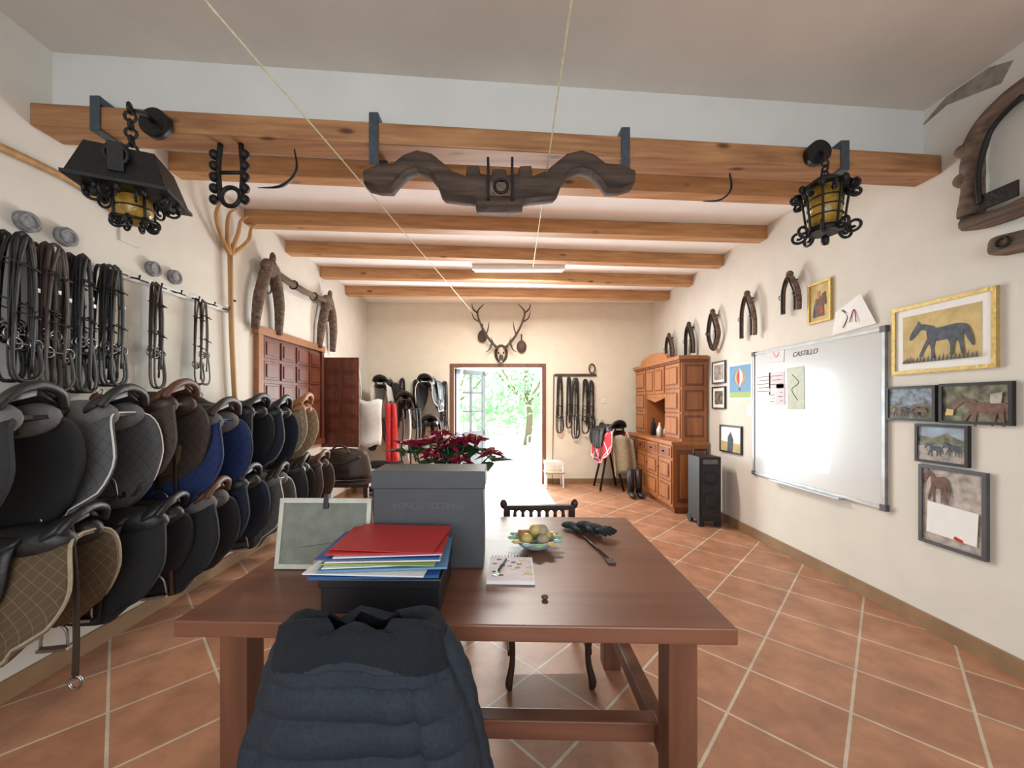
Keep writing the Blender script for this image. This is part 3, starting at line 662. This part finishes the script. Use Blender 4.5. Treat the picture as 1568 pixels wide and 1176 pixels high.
b=B('pa_speaker'); sx0,sx1,sy0,sy1=2.27,2.52,4.40,4.66
b.box(sx0,sx1,sy0,sy1,.06,.80,'spk'); b.box(sx0+.02,sx1-.02,sy0-.012,sy0,.12,.70,'spkg')
b.torus(((sx0+sx1)/2,sy0-.012,.30),.095,.006,'spk','y'); b.ell(((sx0+sx1)/2,sy0-.01,.30),(.08,.014,.08),'spkg'); b.ell(((sx0+sx1)/2,sy0-.01,.56),(.07,.014,.07),'spkg'); b.torus(((sx0+sx1)/2,sy0-.012,.56),.08,.006,'spk','y')
b.box(sx0+.04,sx1-.04,sy0-.01,sy0,.72,.77,'grey')
b.tube([(sx0+.05,sy1-.04,.80),(sx0+.05,sy1-.04,.86),(sx1-.05,sy1-.04,.86),(sx1-.05,sy1-.04,.80)],.012,'spk')
for xx in (sx0+.01,sx1-.01): b.cyl((xx-.015,sy1-.03,.05),(xx+.015,sy1-.03,.05),.05,'spk')
b.box(sx0,sx0+.06,sy0,sy0+.05,0,.06,'spk'); b.box(sx1-.06,sx1,sy0,sy0+.05,0,.06,'spk')
b.done(.02)
# ---------------------------------------------------------------- whiteboard
b=B('whiteboard'); y0,y1,z0,z1=2.66,4.03,.69,1.93
b.box(XR-.015,XR,y0,y1,z0,z1,'wbs')
b.box(XR-.024,XR,y0-.012,y0+.012,z0-.012,z1+.012,'alu'); b.box(XR-.024,XR,y1-.012,y1+.012,z0-.012,z1+.012,'alu'); b.box(XR-.024,XR,y0,y1,z1-.012,z1+.012,'alu'); b.box(XR-.024,XR,y0,y1,z0-.012,z0+.012,'alu')
b.box(XR-.07,XR,y0+.3,y1-.3,z0-.02,z0-.01,'alu')
for yy,zz in ((y0,z0),(y0,z1),(y1,z0),(y1,z1)): b.box(XR-.03,XR,yy-.022,yy+.022,zz-.022,zz+.022,'greyframe')
def sheet(b,ya,yb,za,zb,m,tilt=0,lines=0):
    c=V3(XR-.017,(ya+yb)/2,(za+zb)/2); R=Matrix.Rotation(tilt,3,'X')
    b.box(XR-.019,XR-.0155,ya,yb,za,zb,m,R)
    for k in range(lines):
        zz=zb-(zb-za)*(k+1)/(lines+1); p=[V3(XR-.0203,ya+.02,zz-.003),V3(XR-.019,ya+.02,zz-.003),V3(XR-.019,yb-.02-.03*(k%2),zz-.003),V3(XR-.0203,yb-.02-.03*(k%2),zz-.003)]
        q=[v+V3(0,0,.005) for v in p]; b.hexa([c+R@(v-c) for v in p+q],'ink')
sheet(b,3.60,3.84,1.81,1.95,'paper2',.05,0); sheet(b,3.78,4.0,1.50,1.72,'paper',0,5); sheet(b,3.60,3.80,1.56,1.72,'paper2',0,3); sheet(b,3.59,3.70,1.40,1.60,'paper2',0,4); sheet(b,3.70,3.80,1.40,1.53,'paper',0,3)
sheet(b,3.36,3.56,1.36,1.74,'paper3',-.03,0)
b.tube(cr([(XR-.020,3.50,1.68),(XR-.020,3.42,1.60),(XR-.020,3.50,1.54),(XR-.020,3.43,1.44)],5),.003,'leafd',6)
b.tube(cr([(XR-.020,3.74,1.91),(XR-.020,3.70,1.86),(XR-.020,3.66,1.90)],5),.003,'fr2',6)
wb=b.done(.001)
def rtext(s,y,z,size,parent,m='ink',x=XR-.018):
    c=bpy.data.curves.new('lettering','FONT'); c.body=s; c.size=size; c.shear=.3; c.materials.append(M[m]); o=bpy.data.objects.new('lettering',c); sc.collection.objects.link(o)
    o.matrix_world=Matrix(((0,0,-1,x),(-1,0,0,y),(0,1,0,z),(0,0,0,1))); o.parent=parent; return o
rtext('CASTILLO',3.50,1.835,.062,wb)
b=B('drawing_sheet')
c=[V3(XR-.004,3.09,1.96),V3(XR-.012,2.72,1.98),V3(XR-.03,2.82,2.22),V3(XR-.004,3.06,2.14)]
b.prism(c,(-.002,0,0),'paper')
b.tube(cr([(XR-.018,2.98,2.0),(XR-.018,2.94,2.08),(XR-.018,2.99,2.14),(XR-.018,2.93,2.10)],4),.003,'leafd',6); b.tube(cr([(XR-.022,2.92,2.03),(XR-.024,2.88,2.12),(XR-.026,2.86,2.02)],4),.003,'pred',6); b.done()
# ---------------------------------------------------------------- pictures (right wall)
def picture(name,y0,y1,z0,z1,fm,fw,mats,bgm,arts=()):
    b=B(name); d=.022
    b.box(XR-d,XR,y0,y1,z0,z0+fw,fm); b.box(XR-d,XR,y0,y1,z1-fw,z1,fm); b.box(XR-d,XR,y0,y0+fw,z0+fw,z1-fw,fm); b.box(XR-d,XR,y1-fw,y1,z0+fw,z1-fw,fm)
    b.box(XR-.012,XR,y0+fw,y1-fw,z0+fw,z1-fw,'paper' if mats else bgm)
    m=fw+mats
    if mats: b.box(XR-.014,XR-.011,y0+m,y1-m,z0+m,z1-m,bgm)
    def P(u,v,x): return V3(x,(y1-m)-(y1-y0-2*m)*u,(z0+m)+(z1-z0-2*m)*v)
    for k,(am,poly) in enumerate(arts):
        pp=[(u,v) for u,v in poly]
        if am in('horse','skin') and len(pp)>5: pp=[(q.x,q.y) for q in cr([(u,v,0) for u,v in pp],3,True)]
        b.prism([P(u,v,XR-.0145-.0005*k) for u,v in pp],(-.0007,0,0),am)
    return b.done()
def horse_parts(m,ox=0,oy=0,s=1):
    T=lambda L:[(ox+u*s,oy+v*s) for u,v in L]
    return [(m,T([(.34,.62),(.40,.68),(.50,.66),(.65,.68),(.76,.68),(.81,.62),(.80,.48),(.72,.42),(.60,.40),(.45,.40),(.36,.44)])),
     (m,T([(.34,.62),(.27,.66),(.22,.60),(.17,.52),(.12,.48),(.10,.53),(.14,.66),(.20,.78),(.23,.86),(.26,.79),(.34,.76),(.46,.66),(.36,.44)])),
     (m,T([(.36,.48),(.46,.44),(.44,.26),(.455,.08),(.41,.08),(.40,.26)])),(m,T([(.36,.48),(.40,.42),(.33,.28),(.28,.12),(.245,.14),(.29,.30)])),
     (m,T([(.68,.46),(.80,.54),(.80,.34),(.82,.10),(.78,.10),(.75,.32)])),(m,T([(.62,.42),(.72,.44),(.70,.28),(.68,.10),(.645,.10),(.65,.28)])),
     (m,T([(.79,.66),(.86,.60),(.91,.42),(.92,.22),(.86,.34),(.81,.52)]))]
picture('gold_framed_horse_painting',2.055,2.605,1.605,2.045,'gold',.022,.045,'goldbg',horse_parts('horse')+[('horse',[(k*.05,0),(k*.05+.04,0),(k*.05+.03,.10+.05*(k%3)/2)]) for k in range(20)])
def P_(n,y0,y1,z0,z1,bg,arts,fw=.016,fm='blackframe',mats=0): picture(n,y0,y1,z0,z1,fm,fw,mats,bg,arts)
P_('framed_riders_photo',2.345,2.645,1.30,1.525,'photo1',[('photo2',[(0,0),(1,0),(1,.42),(.7,.5),(.3,.38),(0,.5)])]+horse_parts('skin',.0,.05,.45)+horse_parts('horse',.25,.02,.45)+horse_parts('skin',.5,.04,.45))
P_('framed_horse_portrait_photo',1.99,2.325,1.295,1.53,'photo2',horse_parts('skin',.05,-.2,1.1)+[('photo4',[(.75,.5),(.9,.5),(.92,.8),(.75,.75)]),('fr1',[(.05,.15),(.18,.15),(.2,.32),(.08,.35)])])
P_('framed_trek_photo',2.18,2.46,1.045,1.285,'photo3',[('photo2',[(0,.45),(1,.5),(1,.6),(.6,.82),(.3,.65),(0,.75)]),('photo4',[(0,0),(1,0),(1,.45),(0,.42)])]+horse_parts('horse',.1,.1,.5)+horse_parts('horse',.5,.15,.5))
P_('framed_horse_sketch',2.097,2.438,.545,1.03,'photo4',horse_parts('skin',-.05,.5,.6)+[('paper',[(.08,.12),(.92,.10),(.95,.52),(.10,.55)]),('red',[(.55,.12),(.7,.09),(.72,.13),(.58,.16)])],.02,'greyframe')  # the white quad paints a reflection in the picture glass
P_('framed_icon_picture',3.09,3.32,2.09,2.43,'goldbg',[('skin',[(.2,.1),(.75,.1),(.7,.5),(.55,.65),(.3,.6)]),('fr2',[(.35,.6),(.5,.58),(.52,.8),(.4,.82)]),('fred',[(.5,.2),(.7,.2),(.65,.45)]),('horse',[(.15,.1),(.3,.1),(.25,.5)]),('brn',[(.6,.4),(.85,.4),(.8,.75),(.65,.7)])],.018,'gold')
P_('framed_certificate',4.55,4.83,1.66,1.93,'photo4',[],.014,'greyframe',.03)
P_('framed_certificate',4.55,4.83,1.35,1.62,'photo2',[],.014,'blackframe',.04)
P_('framed_dog_photo',4.24,4.66,.84,1.16,'paper',[('goldbg',[(0,0),(1,0),(1,.35),(0,.4)]),('horse',[(.35,0),(.62,0),(.64,.5),(.52,.8),(.38,.6)])],.018)
b=B('balloon_poster'); b.box(XR-.004,XR,4.08,4.50,1.46,1.86,'paper'); b.box(XR-.0045,XR-.004,4.10,4.48,1.48,1.84,'flblue'); b.box(XR-.0048,XR-.004,4.10,4.48,1.48,1.54,'fgreen')
for k in range(6):
    a0=k/6
    pts=[V3(XR-.0055,4.29+.11*math.sin(math.pi*t)*math.cos(math.pi*a0),1.60+.21*t) for t in [j/8 for j in range(9)]]
    pts2=[V3(XR-.0055,4.29+.11*math.sin(math.pi*t)*math.cos(math.pi*(a0+1/6)),1.60+.21*t) for t in [j/8 for j in range(9)]]
    b.prism(pts+pts2[::-1][1:-1],(-.001,0,0),['fblue','fr1','fred','paper','fr2','fgreen'][k])
b.box(XR-.006,XR-.004,4.275,4.305,1.56,1.59,'brn'); b.done()
b=B('paper_note'); b.box(XR-.003,XR,4.08,4.16,1.28,1.40,'paper'); b.done()
# ---------------------------------------------------------------- horse collars on right wall
def collar(y,z0,z1,w,m='oldwood2',open_=True,r=.028):
    b=B('horse_collar'); x=XR-.06; h=z1-z0
    pts=[(x,y-w*1.0,z0),(x,y-w,z0+h*.35),(x-.01,y-w*.75,z0+h*.7),(x-.015,y,z1),(x-.01,y+w*.75,z0+h*.7),(x,y+w,z0+h*.35),(x,y+w*1.0,z0)]
    if not open_: pts=[(x,y,z0)]+pts[1:6]
    b.tube(cr(pts,6,closed=not open_),r,m,10,closed=not open_,flat=.8)
    q=[(p[0]-.025,y+(p[1]-y)*.8,z0+(p[2]-z0)*.95) for p in pts]
    b.tube(cr(q,6,closed=not open_),r*.35,'iron',8,closed=not open_)
    b.torus((x-.03,y+w*.85,z0+h*.45),.02,.005,'metal','y',12); b.torus((x-.03,y-w*.85,z0+h*.45),.02,.005,'metal','y',12)
    b.tube([(XR,y,z1-.03),(x,y,z1-.03)],.008,'iron'); b.ell((x-.01,y,z1+.015),(.03,.03,.035),m)
    return b.done()
collar(3.46,2.24,2.56,.095,r=.022); collar(4.06,2.12,2.56,.11,r=.024); collar(4.72,2.08,2.53,.11,'oldwood2',False,.026); collar(5.32,2.1,2.50,.11,'brk'); collar(5.95,2.1,2.46,.12,'brn')
b=B('horse_collar')
xx=XR-.065
def rough(pts,r,seed):
    P=cr(pts,8); return P,[r*(1+.22*mnoise.noise(p*9+V3(seed,0,0))) for p in P]
P,Rr=rough([(xx,1.60,2.99),(xx,1.80,2.985),(xx,1.98,2.965),(xx,2.08,2.90),(xx,2.12,2.76),(xx,2.12,2.60),(xx,2.13,2.45)],.055,1)
b.tube(P,Rr,'oldwood2',10,flat=.8)
P,Rr=rough([(xx,2.15,2.42),(xx,2.02,2.39),(xx,1.88,2.40),(xx,1.72,2.45),(xx,1.55,2.48)],.045,5)
b.tube(P,Rr,'oldwood2',10,flat=.9)
b.tube(cr([(xx-.05,2.05,2.48),(xx-.055,2.05,2.66),(xx-.05,2.0,2.84),(xx-.05,1.88,2.92)],6),.012,'iron',8)
b.ell((xx-.02,2.14,2.82),(.045,.04,.035),'oldwood2'); b.ell((xx-.02,2.15,2.66),(.045,.035,.04),'oldwood2'); b.box(xx-.05,xx-.04,1.90,2.04,2.44,2.52,'iron'); b.done()
b=B('harness_block'); b.box(XR-.12,XR,1.75,2.03,2.17,2.27,'oldwood2',Matrix.Rotation(.12,3,'X')); b.torus((XR-.125,1.95,2.23),.025,.006,'iron','x'); b.done(.03)
b=B('plaster_patch'); b.prism([V3(XR,2.46,3.16),V3(XR,2.30,3.20),V3(XR,2.05,3.12),V3(XR,2.0,3.2),V3(XR,2.1,3.25),V3(XR,2.3,3.25)],(-.004,0,0),'patch'); b.done()
# ---------------------------------------------------------------- table
TX=Matrix.Translation((-.135,1.675,0))@Matrix.Rotation(math.radians(-1.4),4,'Z')
b=B('wooden_table',TX)
w,dp=.835,.545
b.box(-w,w,-dp,dp,.710,.76,'table'); b.box(-w+.09,w-.09,-dp+.16,-dp+.19,.64,.710,'table'); b.box(-w+.09,w-.09,dp-.15,dp-.12,.64,.710,'table')
for sx in (-1,1):
    for sy in (-1,1):
        cx_,cy_=sx*(w-.12),sy*(dp-.13); b.box(cx_-.045,cx_+.045,cy_-.045,cy_+.045,0,.710,'tableleg')
    b.box(sx*(w-.12)-.03,sx*(w-.12)+.03,-dp+.15,dp-.15,.20,.27,'tableleg'); b.box(sx*(w-.12)-.03,sx*(w-.12)+.03,-dp+.15,dp-.15,.64,.710,'tableleg')
b.box(-w+.13,w-.13,-.30,-.24,.21,.28,'table')
b.done(.005)
def dchair(x,y,ang,name='carved_chair'):
    b=B(name,Matrix.Translation((x,y,0))@Matrix.Rotation(ang,4,'Z'))
    for sx in (-.2,.2):
        b.tube(cr([(sx,-.24,0),(sx*1.03,-.25,.04),(sx*.94,-.23,.15),(sx,-.235,.34),(sx*1.02,-.24,.42)],4),[.012,.02,.014,.022,.026],'darkchair')
        b.box(sx-.02,sx+.02,.22,.26,0,.76,'darkchair')
        b.box(sx-.012,sx+.012,-.22,.22,.15,.18,'darkchair')
    b.box(-.24,.24,-.26,.26,.43,.46,'darkchair')
    ap=[V3(-.2,-.245,.43),V3(.2,-.245,.43)]
    for k in range(13):
        u=1-2*k/12; ap.append(V3(.2*u,-.245,.35+.05*math.cos(u*math.pi)))
    b.prism(ap,(0,.018,0),'darkchair')
    b.box(-.2,.2,.23,.25,.56,.60,'darkchair'); b.box(-.22,.22,.22,.26,.755,.785,'darkchair'); b.ell((-.22,.24,.79),(.022,.022,.03),'darkchair'); b.ell((.22,.24,.79),(.022,.022,.03),'darkchair')
    for k in range(7):
        xx=-.15+k*.05; b.tube([(xx,.24,.60),(xx,.24,.68),(xx,.24,.755)],[.008,.015,.008],'darkchair')
    for k in range(6):
        xx=-.125+k*.05; b.torus((xx,.24,.735),.02,.006,'darkchair','y',10,0,180)
    b.box(-.19,.19,-.005,.02,.16,.18,'darkchair')
    return b.done(.004)
dchair(.24,2.14,.02); dchair(-.42,2.2,-.15)
# ---------------------------------------------------------------- stuff on table
Z=.7605
b=B('grey_storage_box'); b.box(-.505,-.07,1.515,1.695,Z,1.10,'boxg'); b.box(-.512,-.063,1.508,1.702,1.075,1.145,'boxg')
bx=b.done(.004)
c=bpy.data.curves.new('printed_lettering','FONT'); c.body='MARCOS TONDA'; c.size=.036; c.align_x='CENTER'; c.materials.append(M['boxl']); o=bpy.data.objects.new('printed_lettering',c); sc.collection.objects.link(o)
o.matrix_world=Matrix(((-1,0,0,-.29),(0,0,-1,1.5135),(0,-1,0,1.02),(0,0,0,1))); o.parent=bx
b=B('box_emblem'); b.torus((-.27,1.514,.93),.035,.0015,'boxl','y'); b.torus((-.27,1.514,.93),.02,.0015,'boxl','y',sx=.6); b.tube([(-.305,1.514,.93),(-.235,1.514,.93)],.0015,'boxl',4); o=b.done(); o.parent=bx
b=B('poinsettia_plant'); pc=V3(-.27,1.96,Z)
b.tube([pc,pc+V3(0,0,.16)],[.07,.095],'fr2',20); b.ell(pc+V3(0,0,.155),(.085,.085,.015),'bark')
for i in range(14):
    a=i*2.4; r=.03+.0145*i; hd=pc+V3(math.cos(a)*r*1.05,math.sin(a)*r*.7,.455-.004*i+.04*math.sin(i*1.7))
    b.tube(cr([pc+V3(0,0,.15),pc+V3(math.cos(a)*r*.5,math.sin(a)*r*.5,.28),hd],3),.005,'leafd',6)
    for layer,(m,nl,ln,dz) in enumerate((('leafd',7,.11,-.04),('pred',8,.085,0),('pred',5,.05,.015))):
        for k in range(nl):
            an=k/nl*2*math.pi+random.uniform(-.2,.2); d1=V3(math.cos(an),math.sin(an),random.uniform(-.35,.45)); sd=V3(-math.sin(an),math.cos(an),0); L_=ln*random.uniform(.8,1.15)
            pts=[hd+V3(0,0,dz),hd+d1*L_*.4+sd*L_*.26+V3(0,0,dz+.01),hd+d1*L_+V3(0,0,dz-.01),hd+d1*L_*.4-sd*L_*.26+V3(0,0,dz+.01)]
            b.face([b.bm.verts.new(p) for p in pts],m)
    b.ell(hd+V3(0,0,.02),(.008,.008,.008),'fr1',6,5)
b.done()
b=B('canvas_frame')
b.X=Matrix.Translation((-.705,1.50,Z+.003))@Matrix.Rotation(math.radians(-1),4,'Z')@Matrix.Rotation(math.radians(-9),4,'X')
b.box(-.185,.185,0,.018,0,.018,'frw'); b.box(-.185,.185,0,.018,.252,.27,'frw'); b.box(-.185,-.168,0,.018,.018,.252,'frw'); b.box(.168,.185,0,.018,.018,.252,'frw'); b.box(-.168,.168,.008,.014,.018,.252,'sage')
b.box(-.006,.012,-.006,.02,.23,.285,'boxk'); b.tube([(-.1,.004,.08),(.05,.004,.1)],.0015,'grey',6); b.done(.002)
b=B('black_document_box'); b.box(-.56,-.19,1.19,1.46,Z,.855,'boxk'); b.box(-.565,-.185,1.185,1.465,.838,.868,'boxk'); b.done(.004)
zz=.869
rs=[('fblue',-.40,1.33,.40,.29,.04,.008),('paper',-.42,1.32,.38,.28,-.05,.004),('flblue',-.38,1.34,.40,.28,.07,.006),('paper',-.40,1.335,.34,.26,.10,.003),('fgreen',-.385,1.33,.36,.26,-.03,.003),('paper2',-.38,1.34,.36,.26,.05,.004),('fblue',-.395,1.34,.39,.26,.02,.004),('paper',-.37,1.345,.34,.26,.09,.003),('fred',-.375,1.35,.37,.27,.03,.006),('fred',-.37,1.345,.34,.26,-.10,.003)]
b=B('folder_stack')
for m,x,y,w_,d_,a,h in rs:
    R=Matrix.Rotation(a,3,'Z'); b.box(x-w_/2,x+w_/2,y-d_/2,y+d_/2,zz,zz+h,m,R); zz+=h+.0035
b.done()
b=B('crumpled_plastic_bag'); b.ell((-.66,1.42,Z+.05),(.05,.035,.05),'cream',18,12,wob=.025,seed=4); b.done()
b=B('spiral_notebook'); R=Matrix.Rotation(math.radians(-2),3,'Z'); b.box(-.05,.125,1.38,1.60,Z,Z+.012,'paper',R); b.box(-.045,.12,1.385,1.595,Z+.012,Z+.0135,'paper2',R)
for k in range(12): b.torus((-.035+k*.013,1.605,Z+.008),.008,.0015,'iron','x',8)
for k in range(26):
    x_=random.uniform(-.035,.11); y_=random.uniform(1.40,1.58); b.ell((x_,y_,Z+.0135),(.011,.009,.0012),random.choice(['ink','fr1','photo4','fr3','disc','boxl']),8,4)
b.done()
b=B('pen'); b.tube([(-.01,1.45,Z+.02),(.02,1.56,Z+.02)],.0045,'ink',8); b.done()
b=B('fruit_bowl'); c=V3(.155,1.74,Z)
b.grid(lambda u,v:(c.x+(.035+.065*v**.7)*math.cos(u*2*math.pi),c.y+(.035+.065*v**.7)*math.sin(u*2*math.pi),Z+.045*v**1.6+.002),28,6,'ceram',.004)
for i,(dx,dy,dz,m) in enumerate(((-.04,-.02,.045,'fr1'),(.03,-.035,.045,'cream'),(.05,.02,.045,'fr1'),(-.01,.04,.045,'fr3'),(0,0,.08,'fr1'),(-.05,.02,.05,'fr2'),(.03,.0,.078,'cream'))): b.ell(c+V3(dx,dy,dz),(.027,.025,.025),m,14,10)
for k in range(12):
    a=k*.53; b.ell(c+V3(math.cos(a)*.105,math.sin(a)*.105,.045),(.022,.014,.008),['leafg','fr1','ceram'][k%3],8,4)
b.done()
b=B('leather_gloves'); c=V3(.42,1.93,Z)
for gi,(ox,oy,an) in enumerate(((-.02,.03,-.7),(.04,-.02,-.9))):
    R=Matrix.Rotation(an,3,'Z'); o_=c+V3(ox,oy,.02+.016*gi)
    b.ell(o_,(.062,.044,.016),'blk2',14,8,R)
    for k in range(4):
        a=R@V3(.04,-.03+k*.02,0); e=R@V3(.115-.008*abs(k-1.5),-.038+k*.026,-.004); b.tube([o_+a,o_+(a+e)/2+V3(0,0,.006),o_+e],[.012,.012,.009],'blk2')
    b.tube([o_+R@V3(-.01,-.03,0),o_+R@V3(.03,-.06,0),o_+R@V3(.05,-.065,0)],[.013,.012,.008],'blk2'); b.ell(o_+R@V3(-.06,0,0),(.04,.045,.014),'blk2',12,6,R)
b.done()
b=B('riding_crop'); b.tube([(.40,1.86,Z+.008),(.445,1.60,Z+.008)],.005,'brk'); b.box(.432,.464,1.55,1.60,Z,Z+.008,'brk'); b.done()
b=B('walnut'); b.ell((.145,1.275,Z+.008),(.012,.01,.008),'brn',10,8,wob=.002); b.done()
# ---------------------------------------------------------------- foreground chair with jacket
b=B('wooden_chair',Matrix.Translation((-.33,.72,0))@Matrix.Rotation(math.radians(180),4,'Z'))
for sx in (-.17,.17):
    b.box(sx-.02,sx+.02,-.22,-.18,0,.83,'darkchair'); b.box(sx-.02,sx+.02,.18,.22,0,.43,'darkchair'); b.box(sx-.012,sx+.012,-.18,.18,.2,.23,'darkchair')
b.box(-.22,.22,-.19,.23,.43,.46,'darkchair'); b.box(-.17,.17,-.215,-.185,.74,.82,'darkchair'); b.box(-.17,.17,-.215,-.185,.56,.62,'darkchair')
b.done(.004)
b=B('quilted_jacket'); jc=V3(-.33,.915,0)
zs=[(.893,.10,.008),(.897,.175,.028),(.885,.203,.044),(.85,.212,.052),(.80,.220,.056),(.72,.238,.060),(.64,.255,.064),(.56,.275,.068),(.48,.29,.072),(.40,.30,.072),(.32,.305,.07),(.30,.29,.055)]
def jf(u,v):
    t=v*(len(zs)-1); i=min(int(t),len(zs)-2); f=t-i; z,hw,hd=[zs[i][k]*(1-f)+zs[i+1][k]*f for k in range(3)]
    a=u*2*math.pi; ca,sa=math.cos(a),math.sin(a)
    cx_=math.copysign(abs(ca)**.6,ca); cy_=math.copysign(abs(sa)**.7,sa)
    q=abs(math.sin((z-.31+.006*math.sin(cx_*4))*math.pi/.078))**.4 if z<.775 else .85
    n=mnoise.noise(V3(cx_*1.6,cy_*1.5,z*4))*.016+mnoise.noise(V3(cx_*5,cy_*2,z*9+5))*.010
    fold=.010*math.sin(cx_*6+z*5)*min(1,(.9-z)*4)
    d=hd+(q-.7)*.022+n+fold
    if z<.775: d-=.012*max(0,1-abs(cx_-.55)/.04)
    if z>.815: d+=.010
    zt=z+(.018*mnoise.noise(V3(cx_*3.3,1,2))+.012*math.cos(cx_*7))*max(0,min(1,(z-.78)*10))
    return (jc.x+cx_*(hw+n*.5)+.012*math.sin(z*13)*ca, jc.y+cy_*d, zt)
b.grid(jf,110,170,'navy')
k2=b.mi('navy2')
for f in b.bm.faces:
    c=f.calc_center_median()
    if c.z>.815+.02*math.cos((c.x-jc.x)*14): f.material_index=k2
for sx in (-1,1):
    pts=cr([(jc.x+sx*.17,jc.y+.02,.85),(jc.x+sx*.215,jc.y+.035,.76),(jc.x+sx*.25,jc.y+.035,.62),(jc.x+sx*.28,jc.y+.03,.48),(jc.x+sx*.29,jc.y+.03,.36)],8)
    b.tube(pts,[.034+.004*abs(math.sin(k*.9)) for k in range(len(pts))],'navy',16)
b.done()
# ---------------------------------------------------------------- camera
cam=bpy.data.cameras.new('cam'); co=bpy.data.objects.new('camera',cam); sc.collection.objects.link(co)
co.location=(0,0,1.41); co.rotation_euler=(math.radians(90),0,0)
cam.sensor_width=36; cam.lens=36*600/1600; cam.shift_x=17/1600; cam.shift_y=31/1600; cam.clip_start=.02
sc.camera=co
# ---------------------------------------------------------------- lights
w=bpy.data.worlds.new('world'); sc.world=w; w.use_nodes=True
bg=w.node_tree.nodes['Background']; bg.inputs[0].default_value=(.78,.90,1,1); bg.inputs[1].default_value=3.0
def lamp(n,t,loc,rot,e,c=(1,1,1),sx=1,sy=1):
    l=bpy.data.lights.new(n,t); l.energy=e; l.color=c
    if t=='AREA': l.shape='RECTANGLE'; l.size=sx; l.size_y=sy
    o=bpy.data.objects.new(n,l); sc.collection.objects.link(o); o.location=loc; o.rotation_euler=rot; return o
s=lamp('sun','SUN',(0,10,8),(0,0,0),26,(1,.98,.94)); s.data.angle=.01
s.rotation_euler=Vector((.03,-1,-1.05)).to_track_quat('-Z','Y').to_euler()
lamp('added_back_fill','AREA',(.1,YB-.03,1.65),(math.radians(90),0,0),44,(.95,.98,1),3.4,1.6)  # fill lamp added at the unseen back opening to light the interior
lamp('tube_lamp','AREA',(.22,4.96,3.09),(0,0,0),100,(1,.96,.88),1.1,.12)
lamp('doorway_daylight','AREA',(-.05,YF+.22,1.1),(math.radians(-90),0,0),155,(.88,.95,1),1.5,1.9)
